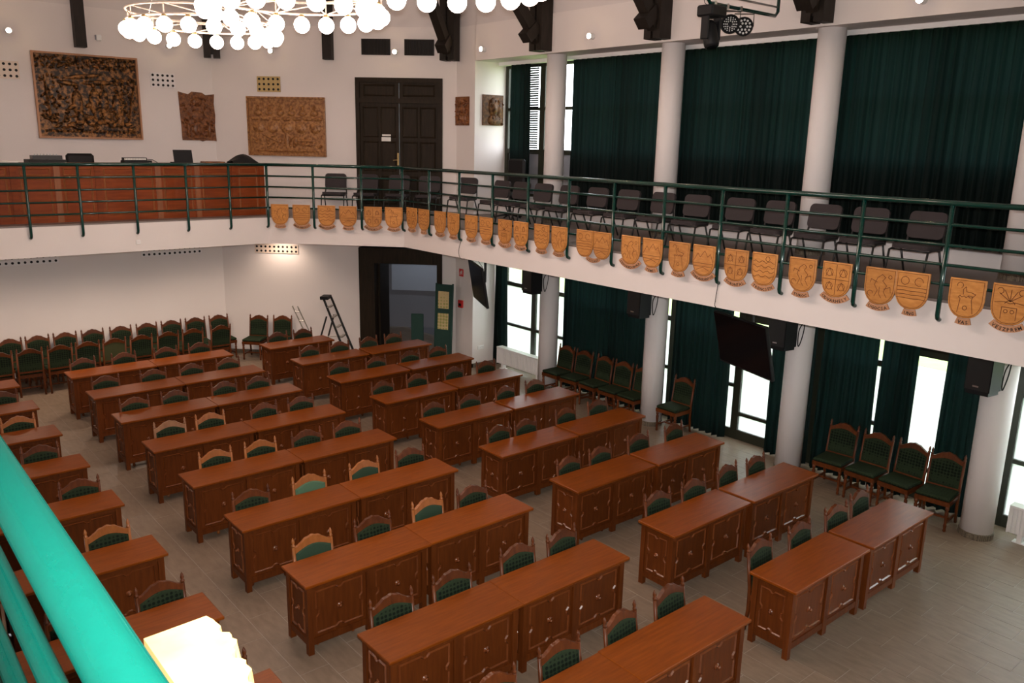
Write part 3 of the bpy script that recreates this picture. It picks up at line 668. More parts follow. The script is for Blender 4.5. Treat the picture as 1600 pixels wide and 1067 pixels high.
def motif(kind, rnd):
    "engraved lines as thin dark strips on the shield face"
    L = []
    arc = lambda cx, cz, r, a0, a1, n=8: [(cx + r * math.cos(R_(a0 + (a1 - a0) * k / n)), cz + r * math.sin(R_(a0 + (a1 - a0) * k / n))) for k in range(n + 1)]
    if kind == 'tower':
        L += [[(-.07, .06), (-.055, .2), (-.075, .22), (-.06, .235), (-.04, .22), (-.02, .235), (0, .22), (.02, .235), (.04, .22), (.065, .23), (.055, .2), (.08, .06)], arc(0, .11, .022, 0, 360)]
        L += [[(-.03, .25), (-.035, .3), (-.01, .33), (.0, .28), (.05, .275), (.09, .26), (.07, .235), (.02, .24)], arc(-.07, .34, .03, -60, 200)]
    elif kind == 'flower':
        L += [[(-.07, .06), (-.07, .18), (.07, .18), (.07, .06)], arc(0, .2, .05, 20, 160), [(-.14, .22), (-.05, .235), (0, .22), (.05, .235), (.14, .22)]]
        for a in (40, 65, 90, 115, 140): L.append([(0, .24), (.14 * math.cos(R_(a)), .24 + .12 * math.sin(R_(a)))])
        L += [arc(-.1, .34, .03, -90, 160), arc(.1, .34, .03, 20, 270), arc(-.03, .14, .018, 0, 360), arc(.03, .14, .018, 0, 360)]
    elif kind == 'bars':
        for z in (.12, .16, .2, .24): L.append([(-.16, z), (-.08, z + .006), (0, z), (.08, z + .006), (.16, z)])
        L += [arc(-.08, .31, .045, 0, 360), arc(.07, .31, .045, 0, 300)]
    elif kind == 'hills':
        L += [[(-.15, .2), (-.09, .3), (-.05, .25), (.02, .34), (.07, .26), (.11, .3), (.155, .2)], [(-.16, .17), (.16, .17)], [(-.15, .13), (.15, .13)], [(-.1, .08), (0, .12), (.1, .08)]]
    elif kind == 'quarter':
        L += [[(0, .03), (0, .38)], [(-.165, .21), (.165, .21)]]
        for cx, cz in ((-.085, .29), (.085, .29), (-.075, .13), (.075, .13)):
            L += [arc(cx, cz, .035 + .015 * rnd.random(), 0, 360), [(cx - .04, cz - .05), (cx, cz + .05), (cx + .04, cz - .04)]]
    elif kind == 'wave':
        for q in range(4):
            z = .3 - q * .06
            L.append([(-.15 + .03 * k, z + .015 * math.sin(k * 1.8 + q)) for k in range(11)])
        L += [arc(.05, .34, .03, 0, 360)]
    else:
        p = [(-.05, .09), (-.02, .16), (-.06, .22), (-.03, .3), (.02, .34), (.06, .31), (.03, .27), (.08, .22), (.05, .15), (.09, .09)]
        L += [p, [(-.03, .25), (-.1, .28), (-.11, .24)], [(.05, .18), (.12, .21), (.13, .15)], arc(-.1, .12, .03, 0, 270), [(0, .2), (.0, .12), (.03, .08)]]
        L += [arc(.11, .32, .02, 0, 360)]
    return L
def strokes(mb, lines, w, y):
    for ln in lines:
        for (x0, z0), (x1, z1) in zip(ln, ln[1:]):
            d = Vector((x1 - x0, z1 - z0))
            if d.length < 1e-6: continue
            d.normalize(); n = Vector((-d.y, d.x)) * w; e = d * w * .6
            mb.add([(x0 - n.x - e.x, y, z0 - n.y - e.y), (x1 - n.x + e.x, y, z1 - n.y + e.y), (x1 + n.x + e.x, y, z1 + n.y + e.y), (x0 + n.x - e.x, y, z0 + n.y - e.y)], [(0, 1, 2, 3)])
shield_me = None
KINDS = ['lion', 'quarter', 'bars', 'tower', 'wave', 'flower', 'hills']
def plaque(name, loc, rz, label, kind, half=None, seed=0):
    global shield_me
    t = thing('shield_plaque', label, 'plaque', loc, rz, 'carved county shield plaques on the railing')
    if shield_me is None:
        mb = MB(); po = shield_outline(); pi = shield_outline(.012); n = len(po)
        Vv = [(x, .012, z) for x, z in po] + [(x, -.006, z) for x, z in po] + [(x, -.012, z) for x, z in pi]
        Fc = [tuple(range(n - 1, -1, -1)), tuple(range(2 * n, 3 * n))]
        for i in range(n):
            j = (i + 1) % n
            Fc += [(i, j, n + j, n + i), (n + i, n + j, 2 * n + j, 2 * n + i)]
        mb.add(Vv, Fc); shield_me = mb.mesh('shield_body', 'shield')
    b = link('shield_body', shield_me, t)
    rnd = random.Random(seed)
    mb = MB(); strokes(mb, motif(kind, rnd), .0032, -.0132)
    strokes(mb, [shield_outline(.018) + shield_outline(.018)[:1]], .0025, -.0131)
    mb.build('engraving', 'burnt', t)
    # name band: arc under the shield
    if name:
        n = len(name); gl = .031 if n > 9 else .036
        Rr = .24; cz = .20
        span = n * gl / Rr + .16
        lo = []; hi = []
        N = 14
        for k in range(N + 1):
            a = -math.pi / 2 - span / 2 + span * k / N
            lo.append(((Rr + .031) * math.cos(a), cz + (Rr + .031) * math.sin(a))); hi.append(((Rr - .035) * math.cos(a), cz + (Rr - .035) * math.sin(a)))
        if half is not None: lo = [(x + half, z) for x, z in lo]; hi = [(x + half, z) for x, z in hi]
        mb = MB(); Vv = [(x, -.004, z) for x, z in lo] + [(x, -.004, z) for x, z in hi] + [(x, .010, z) for x, z in lo] + [(x, .010, z) for x, z in hi]
        q = N + 1; Fc = []
        for k in range(N): Fc += [(k, k + 1, q + k + 1, q + k), (2 * q + k, 2 * q + k + 1, k + 1, k), (q + k, q + k + 1, 3 * q + k + 1, 3 * q + k), (2 * q + k + 1, 2 * q + k, 3 * q + k, 3 * q + k + 1)]
        Fc += [(0, q, 3 * q, 2 * q), (N, 2 * q + N, 3 * q + N, q + N)]
        mb.add(Vv, Fc); bn = mb.build('name_band', 'banner', t)
        mb = MB()
        for k, ch in enumerate(name):
            a = -math.pi / 2 + (k - (n - 1) / 2) * gl / Rr
            rr = Rr + .02
            T = Matrix.Translation(((half or 0) + rr * math.cos(a), -.0052, cz + rr * math.sin(a))) @ Matrix.Rotation(-(a + math.pi / 2), 4, 'Y') @ Matrix.Rotation(R_(90), 4, 'X') @ Matrix.Scale(.050, 4)
            if ch != ' ': mb.add(*glyph(ch), T)
        mb.build('lettering', 'lettering', bn)
RS = [(13.72, 'NYITRA'), (13.31, 'PEST'), (12.77, 'POZSONY'), (12.35, 'SAROS'), (11.81, 'SOMOGY'), (11.385, 'SOPRON'), (10.87, 'SZABOLCS'), (10.455, 'SZATMAR'), (9.937, 'SZEBEN'), (9.523, 'SZEPES'), (8.955, 'SZILAGY'), (8.59, None), (8.02, 'SZOLNOKDOBOKA'), (7.613, 'TEMES'),
      (7.138, 'TOLNA'), (6.723, 'TORDAARANYOS'), (6.215, 'TORONTAL'), (5.80, 'TRENCSEN'), (5.275, 'TUROC'), (4.837, 'UDVARHELY'), (4.315, 'UGOCSA'), (3.96, 'UNG'), (3.40, 'VAS'), (2.985, 'VESZPREM')]
kindof = {'VAS': 'tower', 'VESZPREM': 'flower', 'UNG': 'bars', 'UGOCSA': 'lion', 'UDVARHELY': 'quarter', 'TUROC': 'lion', 'TRENCSEN': 'wave', 'TORONTAL': 'quarter', 'TORDAARANYOS': 'hills', 'TOLNA': 'tower', 'TEMES': 'hills', 'SZOLNOKDOBOKA': 'lion', 'SZILAGY': 'bars'}
for k, (y, nm) in enumerate(RS):
    kd = kindof.get(nm, KINDS[(k * 3 + 1) % 7])
    if nm is None: lab = 'carved shield sharing the SZILAGY name band, the right half of the pair'
    elif k < 10: lab = 'carved honey wood shield on the window side railing, %s from the corner' % ORD[k]
    else: lab = 'carved honey wood shield plaque with the name band ' + nm
    plaque(nm, (9.035, y, 3.34), R_(-90), lab, kd, .19 if nm == 'SZILAGY' else None, k)
MS = [(7.35, 'LIPTO'), (7.664, 'MARAMAROS'), (8.027, 'MAROSTORDA'), (8.335, 'MOSON'), (8.694, 'NAGYKUKULLO'), (8.99, 'NOGRAD')]
for k, (x, nm) in enumerate(MS):
    X = x - .085; Y = 23.13 - X - .06
    plaque(nm, (X, Y, 3.32), R_(-45), 'carved honey wood shield in front of the gallery door, %s from the podium' % ORD[k], KINDS[(k * 2) % 7], None, 50 + k)
# ================================================================ GALLERY CHAIRS
def make_visitor():
    t = thing('visitor_chair', 'x', 'chair', (0, 0, 0), 0, 'grey visitor chairs on the gallery')
    def rr(w, h, r, n=5):
        P = []
        for cx, cz, a0 in ((w - r, h - r, 0), (-w + r, h - r, 90), (-w + r, -h + r, 180), (w - r, -h + r, 270)):
            for k in range(n + 1): a = R_(a0 + 90 * k / n); P.append((cx + r * math.cos(a), cz + r * math.sin(a)))
        return P
    mb = MB(); T = Matrix.Translation((0, .2, .63)) @ Matrix.Rotation(R_(-12), 4, 'X')
    mb.prism_xz([(-x, z) for x, z in rr(.235, .17, .07)][::-1], -.025, .02, T); mb.build('backrest', 'grey_fabric', t)
    mb = MB(); mb.prism_xy(rr(.235, .215, .08), .345, .405, Matrix.Translation((0, -.03, 0)) @ Matrix.Rotation(R_(-3), 4, 'X')); mb.build('seat', 'grey_fabric', t)
    for s_ in (-1, 1):
        x = .245 * s_
        mb = MB(); mb.tube([(x, -.26, 0), (x, -.2, .33), (x, -.1, .35), (x, .14, .35), (x * .95, .19, .42), (x * .8, .24, .74)], .014, 6); mb.build('side_frame', 'black_metal', t, True)
        mb = MB(); mb.tube([(x, .24, 0), (x, .08, .35)], .014, 6); mb.build('leg', 'black_metal', t, True)
    mb = MB(); mb.tube([(-.245, -.16, .335), (.245, -.16, .335)], .01, 6); mb.tube([(-.245, .1, .335), (.245, .1, .335)], .01, 6); mb.build('cross_bar', 'black_metal', t, True)
    return t
vc = make_visitor(); vused = False
GC = [(10.72, y, -90 + random.uniform(-6, 6)) for y in (4.66, 5.38, 6.05, 6.75, 7.42, 8.22, 8.93, 9.68, 10.42, 11.15, 11.85, 12.5, 13.1)]
for k, (x, y, a) in enumerate(GC):
    o = vc if not vused else copy_tree(vc)
    vused = True; o.location = (x - .12, y, GZ); o.rotation_euler[2] = R_(a)
    o['label'] = 'grey visitor chair in the gallery row before the curtains, %s from the camera' % ORD[k]
for k, (x, y, a) in enumerate(((9.0, 16.75, -40), (9.5, 16.25, -45), (9.98, 15.72, -48), (10.35, 15.1, -50), (10.75, 14.35, -70))):
    o = copy_tree(vc, (x, y, GZ), R_(a)); o['label'] = 'grey visitor chair near the dark gallery door, %s from the podium' % ORD[k]
oc = thing('office_chair', 'black high office chair behind the gallery visitor chairs', 'chair', (11.3, 13.45, GZ), R_(-80))
mb = MB(); mb.bevbox(-.23, .23, .16, .26, .6, 1.22, .04); mb.build('backrest', 'black', oc)
mb = MB(); mb.bevbox(-.25, .25, -.25, .22, .44, .54, .04); mb.build('seat', 'black', oc)
mb = MB(); mb.lathe([(.03, .08), (.03, .44)], 8); mb.build('column', 'black_metal', oc)
mb = MB()
for k in range(5): a = 2 * math.pi * k / 5; mb.tube([(0, 0, .09), (.3 * math.cos(a), .3 * math.sin(a), .03)], [.025, .015], 6)
mb.build('star_base', 'black', oc)
# ================================================================ PODIUM
PX0, PX1, PY = 1.95, 7.24, 16.42
t = thing('podium_desk', 'long reddish panelled podium desk behind the green railing', 'podium', (PX0, PY, GZ))
mb = MB(); mb.box(0, PX1 - PX0, .02, .75, .03, .06); mb.box(0, .03, .02, .75, .06, .98); mb.box(PX1 - PX0 - .03, PX1 - PX0, .02, .75, .06, .98); mb.build('body', 'podium', t)
mb = MB(); mb.bevbox(-.03, PX1 - PX0 + .03, -.04, .8, .98, 1.02, .008); mb.build('worktop', 'podium', t)
st = [2.02, 2.77, 3.44, 4.1, 5.15, 5.88, 6.61, 7.19]
for x in st:
    mb = MB(); mb.box(x - PX0 - .05, x - PX0 + .05, -.012, .02, 0, .98); mb.build('stile', 'podium_pale' if x in (3.44, 5.15, 5.88) else 'podium', t)
for x0, x1 in zip(st, st[1:]):
    a, b = x0 - PX0 + .05, x1 - PX0 - .05
    mb = MB(); mb.box(a, b, 0, .02, 0, .98); p = mb.build('panel', 'podium', t)
    mb = MB(); mb.moulding([(a + .06, .12), (b - .06, .12), (b - .06, .76), (a + .06, .76)], .018, .014, 0); mb.moulding([(a + .06, .82), (b - .06, .82), (b - .06, .93), (a + .06, .93)], .014, .012, 0); mb.build('moulding', 'podium_pale', p)
PT = GZ + 1.02
t = thing('mixing_console', 'black mixing console on the podium left of the chair', 'mixer', (3.36, 16.8, PT))
mb = MB(); mb.box(-.3, .3, -.2, .2, 0, .06); mb.build('body', 'black', t)
mb = MB(); mb.box(-.2, .27, -.05, .2, .06, .13); mb.build('rack', 'black_metal', t)
for k in range(8):
    mb = MB(); mb.lathe([(.012, .13), (.01, .155)], 8, Matrix.Translation((-.15 + k * .05, .05, 0))); mb.build('knob', 'steel', t)
t = thing('conference_unit', 'black conference keyboard unit on the podium beside the laptop', 'device', (4.92, 16.8, PT))
mb = MB(); mb.box(-.27, .22, -.13, .13, 0, .05); mb.box(-.25, .17, .0, .12, .05, .10); mb.build('body', 'black', t)
for k in range(14):
    mb = MB(); mb.box(-.235 + k * .028, -.215 + k * .028, -.012, 0, .058, .09); mb.build('key', 'paper', t)
mb = MB(); mb.tube([(.17, .05, .07), (.28, .02, .06), (.36, 0, .01)], .006, 6); mb.build('microphone', 'black', t)
t = thing('laptop', 'open black laptop standing on the podium', 'laptop', (5.79, 16.85, PT))
mb = MB(); mb.box(-.18, .18, -.02, .23, 0, .02); mb.build('base', 'black', t)
mb = MB(); mb.box(-.18, .18, -.008, .008, 0, .24, Matrix.Translation((0, -.01, .015)) @ Matrix.Rotation(R_(-12), 4, 'X')); mb.build('lid', 'black', t)
t = thing('document_folder', 'reddish folder lying on the podium beside the dark coat', 'folder', (6.33, 16.75, PT))
mb = MB(); mb.bevbox(-.2, .2, -.14, .14, 0, .035, .008); mb.build('cover', 'carve_red', t)
mb = MB(); mb.box(-.19, .19, -.135, .13, .008, .03); mb.build('pages', 'paper', t)
t = thing('paper_stack', 'thin stack of papers at the left end of the podium', 'papers', (2.75, 16.75, PT))
mb = MB(); mb.box(-.16, .16, -.11, .11, 0, .03); mb.box(-.1, .22, -.12, .08, .03, .04, Matrix.Rotation(R_(12), 4, 'Z')); mb.build('sheets', 'paper', t)
# heap of coat
t = thing('dark_coat', 'dark coat heaped on the right end of the podium', 'coat', (7.0, 16.78, PT))
mb = MB(); nx, ny = 18, 10; Vv = []
for j in range(ny + 1):
    for i in range(nx + 1):
        u = -1 + 2 * i / nx; v = -1 + 2 * j / ny
        h = .19 * max(0, 1 - abs(u + .15) ** 1.5) * max(0, 1 - v * v) ** .6 + .012 * math.sin(9 * u + 5 * v)
        Vv.append((u * .3, v * .2, max(0, h)))
mb.add(Vv, [(j * (nx + 1) + i, j * (nx + 1) + i + 1, (j + 1) * (nx + 1) + i + 1, (j + 1) * (nx + 1) + i) for j in range(ny) for i in range(nx)]); mb.build('cloth_heap', 'black', t, True)
t = thing('swivel_chair', 'black swivel chair behind the podium desk', 'chair', (4.16, 17.6, GZ), 0)
mb = MB(); mb.bevbox(-.25, .25, -.08, 0, .62, 1.17, .045, Matrix.Translation((0, .25, 0))); mb.build('backrest', 'black', t)
mb = MB(); mb.bevbox(-.25, .25, -.25, .22, .44, .53, .03); mb.build('seat', 'black', t)
mb = MB(); mb.lathe([(.03, .08), (.03, .44)], 8); mb.build('column', 'black_metal', t)
mb = MB()
for k in range(5): a = 2 * math.pi * k / 5; mb.tube([(0, 0, .09), (.28 * math.cos(a), .28 * math.sin(a), .03)], [.025, .015], 6)
mb.build('star_base', 'black', t)
# ================================================================ WALL CARVINGS
def relief(mb, w, h, nx, ny, fn, y0, T=None):
    u = np.linspace(0, 1, nx + 1); v = np.linspace(0, 1, ny + 1); U, Vg = np.meshgrid(u, v)
    Hh = fn(U, Vg)
    Vv = [((uu - .5) * w, y0 - hh, vv * h) for uu, vv, hh in zip(U.ravel(), Vg.ravel(), Hh.ravel())]
    mb.add(Vv, [(j * (nx + 1) + i, j * (nx + 1) + i + 1, (j + 1) * (nx + 1) + i + 1, (j + 1) * (nx + 1) + i) for j in range(ny) for i in range(nx)], T)
def blobs(U, Vv, lst, asp):
    Hh = np.zeros_like(U)
    for cu, cv, ru, rv, a, hh in lst:
        du = (U - cu) * asp; dv = Vv - cv; c, s_ = math.cos(R_(a)), math.sin(R_(a))
        q = ((du * c + dv * s_) / (ru * asp)) ** 2 + ((-du * s_ + dv * c) / rv) ** 2
        Hh = np.maximum(Hh, hh * np.sqrt(np.clip(1 - q, 0, 1)))
    return Hh
rng = random.Random(3)
def forest(U, V):
    L = []
    for k in range(150): L.append((rng.random(), .84 + .15 * rng.random(), .012, .016, rng.uniform(0, 180), .03))
    for k in range(120):
        L.append((rng.choice((rng.uniform(.04, .3), rng.uniform(.76, .96))), rng.uniform(.25, .75), .018, .012, rng.uniform(0, 180), .03))
    for cx, b in ((.38, .42), (.55, .45), (.64, .44), (.78, .4)):   # standing and seated figures
        L += [(cx, b, .055, .16, rng.uniform(-8, 8), .055), (cx, b + .2, .022, .035, 0, .06), (cx - .05, b - .05, .05, .03, 20, .05), (cx + .02, b - .18, .04, .1, 0, .045)]
    L += [(.1, .45, .012, .3, 4, .05), (.93, .45, .012, .3, -12, .05), (.6, .68, .16, .03, 3, .04), (.3, .66, .1, .03, -5, .035), (.45, .75, .2, .025, 8, .03)]
    for k in range(45): L.append((rng.uniform(.05, .95), rng.uniform(.1, .27), rng.uniform(.02, .06), rng.uniform(.012, .03), rng.uniform(-30, 30), .045))
    L += [(.5, .2, .06, .05, 0, .05), (.68, .22, .06, .03, 30, .05)]
    for k in range(26): L.append((.06 + k * .035, .07, .014, .018, 0, .02))
    return 1.5 * blobs(U, V, L, 1.2) + .004
def feast(U, V):
    L = []
    for k in range(6):
        cx = .12 + .15 * k; L += [(cx, .83, .022, .05, 0, .035), (cx, .74, .05, .05, 0, .03)]
    for k in range(7): L.append((.08 + .14 * k, .64, .06, .035, 0, .022))
    for k in range(5):
        cx = .12 + .19 * k; L += [(cx, .48, .075, .1, 0, .02), (cx, .46, .05, .07, 0, .035)]
    L += [(.5, .25, .035, .16, 0, .03), (.62, .25, .03, .08, 0, .035), (.75, .25, .14, .02, 0, .025), (.75, .18, .14, .02, 0, .025), (.3, .28, .14, .02, -25, .025)]
    for k in range(36): L.append((rng.uniform(.05, .95), rng.uniform(.12, .36), .022, .018, rng.uniform(0, 180), .022))
    L += [(.5, .07, .42, .03, 0, .02)]
    return 1.6 * blobs(U, V, L, 1.39) + .004
def arms(U, V):
    L = [(.5, .86, .14, .1, 0, .03), (.5, .86, .09, .06, 0, .045), (.5, .55, .2, .12, 0, .03), (.5, .25, .17, .16, 0, .03), (.5, .24, .09, .09, 0, .05), (.2, .25, .05, .18, 0, .035), (.82, .25, .05, .18, 0, .035), (.5, .07, .22, .04, 0, .03)]
    for k in range(70): L.append((rng.uniform(.05, .95), rng.uniform(.1, .95), .05, .02, rng.uniform(0, 180), .028))
    return 1.4 * blobs(U, V, L, .75) + .004
def portrait(U, V):
    L = [(.55, .6, .28, .32, 0, .05), (.5, .55, .14, .2, 8, .085), (.45, .53, .04, .05, 20, .1), (.6, .18, .36, .2, 0, .05), (.78, .5, .15, .3, -10, .06)]
    for k in range(30): L.append((rng.uniform(.3, .95), rng.uniform(.05, .9), .06, .025, rng.uniform(0, 180), .055))
    return blobs(U, V, L, .9) + .004
def panel_thing(label, loc, rz, w, h, fn, mat, frame, nx, ny, outline=None):
    t = thing('wood_carving', label, 'carving', loc, rz, 'carved wooden wall panels')
    mb = MB()
    if outline: mb.prism_xz(outline, -.02, .0)
    else: mb.box(-w / 2, w / 2, -.02, 0, 0, h)
    mb.build('back_board', mat, t)
    mb = MB(); fw = .035 if frame else .0
    relief(mb, w - 2 * fw, h - 2 * fw, nx, ny, fn, -.021, Matrix.Translation((0, 0, fw))); mb.build('relief', mat, t, False)
    if frame:
        for x0, x1, z0, z1 in ((-w / 2, w / 2, 0, fw), (-w / 2, w / 2, h - fw, h), (-w / 2, -w / 2 + fw, fw, h - fw), (w / 2 - fw, w / 2, fw, h - fw)):
            mb = MB(); mb.box(x0, x1, -.085, -.02, z0, z1); mb.build('frame_strip', frame, t)
panel_thing('large dark carved panel of figures in a forest, pale frame', (4.735, 19.085, 4.92), 0, 1.97, 1.655, forest, 'carve_dark', 'banner', 170, 144)
ow, oh = .79, 1.03
ol = [(-ow / 2 + .03, .03), (-.2, .0), (-.08, .03), (.08, -.02), (.22, .02), (ow / 2, -.01), (ow / 2 - .02, .3), (ow / 2 + .0, .55), (ow / 2 - .02, .8), (ow / 2, oh - .02), (.2, oh - .05), (.12, oh), (-.1, oh + .01), (-.18, oh - .05), (-ow / 2, oh), (-ow / 2 + .015, .6), (-ow / 2 + .03, .3)]
panel_thing('small carved coat of arms with ragged scroll outline', (6.93, 19.085, 4.93), 0, .74, .96, arms, 'carve_red', None, 54, 70, ol)
panel_thing('honey carved panel with rows of figures and arches', tuple(TM @ Vector((mx_(8.495), -.005, 4.63))), R_(-45), 1.775, 1.28, feast, 'carve_light', 'carve_light', 120, 86)
panel_thing('narrow reddish carved panel on the white pier', (11.195, 14.97, 5.37), R_(-90), .48, .6, arms, 'carve_red', None, 36, 44)
panel_thing('carved bearded head panel on the pier facing the windows', (11.68, 14.545, 5.38), 0, .57, .64, portrait, 'carve_brown', None, 44, 50)
# ================================================================ WALL FITTINGS
def acoustic(loc, rz, w, h, nx, ny, label, mat):
    t = thing('perforated_panel', label, 'panel', loc, rz, 'perforated acoustic panels')
    mb = MB(); mb.box(0, w, -.012, 0, 0, h); mb.build('plate', mat, t)
    hole = MB(); hole.lathe([(.026, 0), (.026, .006), (.02, .008)], 10, Matrix.Rotation(R_(90), 4, 'X')); hm = hole.mesh('hole_ring', 'black')
    for j in range(ny):
        for i in range(nx): link('hole_ring', hm, t, ((i + .5) * w / nx, -.011, (j + .5) * h / ny))
acoustic((3.02, 19.085, 6.02), 0, .51, .33, 5, 3, 'pale perforated panel at the far left of the podium wall', 'chand_frame')
acoustic((5.98, 19.085, 6.02), 0, .51, .3, 5, 3, 'white perforated panel between the first two carvings', 'white_paint')
acoustic(tuple(TM @ Vector((mx_(8.04), -.005, 6.01))), R_(-45), .53, .33, 5, 3, 'brass perforated panel above the honey carved panel', 'brass')
acoustic((2.75, 19.085, 2.41), 0, 1.12, .2, 10, 2, 'perforated strip below the gallery at the left end', 'white_paint')
acoustic((5.5, 19.085, 2.41), 0, 1.33, .2, 12, 2, 'perforated strip below the podium gallery, middle one', 'white_paint')
acoustic(tuple(TM @ Vector((mx_(7.87), -.005, 2.42))), R_(-45), 1.03, .2, 10, 2, 'perforated strip under the gallery beside the doorway', 'chand_frame')
for k, (a, b) in enumerate(((9.72, 10.17), (10.39, 10.85))):
    t = thing('vent_grille', 'dark slatted vent grille above the gallery door, %s one' % ('left', 'right')[k], 'vent', tuple(TM @ Vector((mx_(a), -.003, 6.82))), R_(-45), 'vent grilles')
    w = (b - a) * s2
    mb = MB(); mb.box(0, w, -.01, 0, 0, .33); mb.build('backing', 'black', t)
    for x0, x1, z0, z1 in ((0, w, 0, .02), (0, w, .31, .33), (0, .02, .02, .31), (w - .02, w, .02, .31)):
        mb = MB(); mb.box(x0, x1, -.03, -.01, z0, z1); mb.build('frame_bar', 'beam', t)
    sm = MB(); sm.box(0, .008, -.025, -.01, .02, .31); sm = sm.mesh('slat', 'door')
    for i in range(18): link('slat', sm, t, (.03 + i * (w - .06) / 18, 0, 0))
def wall_spot(loc, rz, label):
    t = thing('wall_spotlight', label, 'lamp', loc, rz, 'small wall spotlights')
    T = Matrix.Rotation(R_(90), 4, 'X')
    mb = MB(); mb.lathe([(.05, 0), (.05, .02), (.045, .09), (.055, .11)], 14, T); mb.build('housing', 'white_enamel', t, True)
    mb = MB(); mb.lathe([(.045, .105), (.045, .115), (.03, .13), (.01, .136)], 14, T); mb.build('bulb', 'lamp', t, True)
wall_spot((3.41, 19.09, 6.9), 0, 'glowing wall spotlight at the far left above the podium')
wall_spot((6.39, 19.09, 6.88), 0, 'glowing wall spotlight behind the far chandelier')
wall_spot(tuple(TM @ Vector((mx_(8.3), 0, 6.87))), R_(-45), 'glowing wall spotlight above the brass perforated panel')
wall_spot(tuple(TM @ Vector((mx_(10.25), 0, 6.88))), R_(-45), 'glowing wall spotlight between the vent grilles')
wall_spot((11.2, 14.22, 6.89), R_(-90), 'small wall spotlight on the beam by the far window')
wall_spot((11.2, 11.1, 6.9), R_(-90), 'wall spotlight on the beam between first and second column')
wall_spot((11.2, 5.25, 6.88), R_(-90), 'wall spotlight on the beam between third and fourth column')
t = thing('smoke_detector', 'white motion detector box beside the timber post', 'detector', (5.02, 19.09, 6.86), 0)
mb = MB(); mb.bevbox(-.05, .05, -.07, 0, 0, .12, .015); mb.build('body', 'white_enamel', t); mb = MB(); mb.box(-.07, -.045, -.05, -.02, .02, .11); mb.build('bracket', 'corridor', t)
t = thing('light_switch', 'small white plate on the podium gallery front', 'switch', (4.6, 16.07, 3.06), 0)
mb = MB(); mb.bevbox(-.04, .04, -.012, 0, 0, .08, .003); mb.build('plate', 'white_enamel', t); mb = MB(); mb.box(-.02, .02, -.016, -.011, .02, .06); mb.build('rocker', 'white_paint', t)
t = thing('wall_socket', 'white double socket low on the white pier', 'socket', (11.44, 14.55, .40), 0)
mb = MB(); mb.bevbox(-.085, .085, -.014, 0, 0, .085, .003); mb.build('plate', 'white_enamel', t)
for x in (-.042, .042):
    mb = MB(); mb.lathe([(.026, .014), (.026, .017), (.02, .015)], 12, Matrix.Translation((x, 0, .042)) @ Matrix.Rotation(R_(90), 4, 'X')); mb.build('outlet', 'white_paint', t)
t = thing('paper_notice', 'white paper notice on the gallery door', 'notice', tuple(TM @ Vector((mx_(10.085), -.03, 5.0))), R_(-45))
mb = MB(); mb.box(-.105, .105, .026, .03, 0, .15); mb.build('sheet', 'paper', t)
for k, (z, nm, lab) in enumerate(((2.05, 'fire_sign', 'red and white fire sign on the pier, upper one'), (1.33, 'alarm_call_point', 'red alarm call point on the pier, lower one'))):
    t = thing(nm, lab, 'sign', (11.2, 14.98, z), R_(-90))
    mb = MB(); mb.box(-.075, .075, -.012 - .03 * k, 0, 0, .17); mb.build('plate', 'red', t)
    mb = MB()
    if k == 0:
        strokes(mb, [[(-.03, .04), (-.03, .09), (.0, .12), (.0, .07)], [(.03, .05), (.03, .13)]], .012, -.0128)
    else: mb.box(-.045, .045, -.046, -.04, .04, .1)
    mb.build('symbol', 'paper' if k == 0 else 'black', t)
# downlights under the slab; the three by the podium wall are unseen, added for brightness
def downlight(loc, label, e):
    t = thing('recessed_downlight', label, 'lamp', loc, 0, 'recessed downlights under the gallery')
    mb = MB(); mb.lathe([(.07, 0), (.07, .012), (.05, .012)], 16); mb.build('ring', 'steel', t)
    mb = MB(); mb.lathe([(.05, .002), (.05, .006)], 16); mb.build('bulb', 'lamp', t)
    ld = bpy.data.lights.new('downlight_lamp', 'SPOT'); ld.energy = e; ld.color = (1, .77, .60); ld.spot_size = R_(150); ld.spot_blend = .8; ld.shadow_soft_size = .05
    lo = bpy.data.objects.new('downlight_lamp', ld); COL.objects.link(lo); lo.parent = t; lo.location = (0, 0, -.03)
downlight((8.05, 17.75, SB - .01), 'warm downlight under the gallery before the door wall', 55)
downlight((6.2, 17.2, SB - .01), 'added unseen downlight under the podium gallery, one nearest the door wall', 105)
downlight((4.4, 17.2, SB - .01), 'added unseen downlight under the middle of the podium gallery', 105)
downlight((2.6, 17.2, SB - .01), 'added unseen downlight under the far left of the podium gallery', 105)
t = thing('corridor_fill_lamp', 'added fill lamp brightening the corridor behind the doorway', 'lamp', tuple(TM @ Vector((mid, 2.3, 2.72))), R_(-45))  # lamp added to brighten the corridor and its grey screen
mb = MB(); mb.bevbox(-.3, .3, -.08, .08, .03, .08, .01); mb.build('housing', 'white_enamel', t)
mb = MB(); mb.box(-.28, .28, -.06, .06, .02, .03); mb.build('diffuser', emit('corridor_fill_glow', (.85, .92, 1.0), 30.0), t)
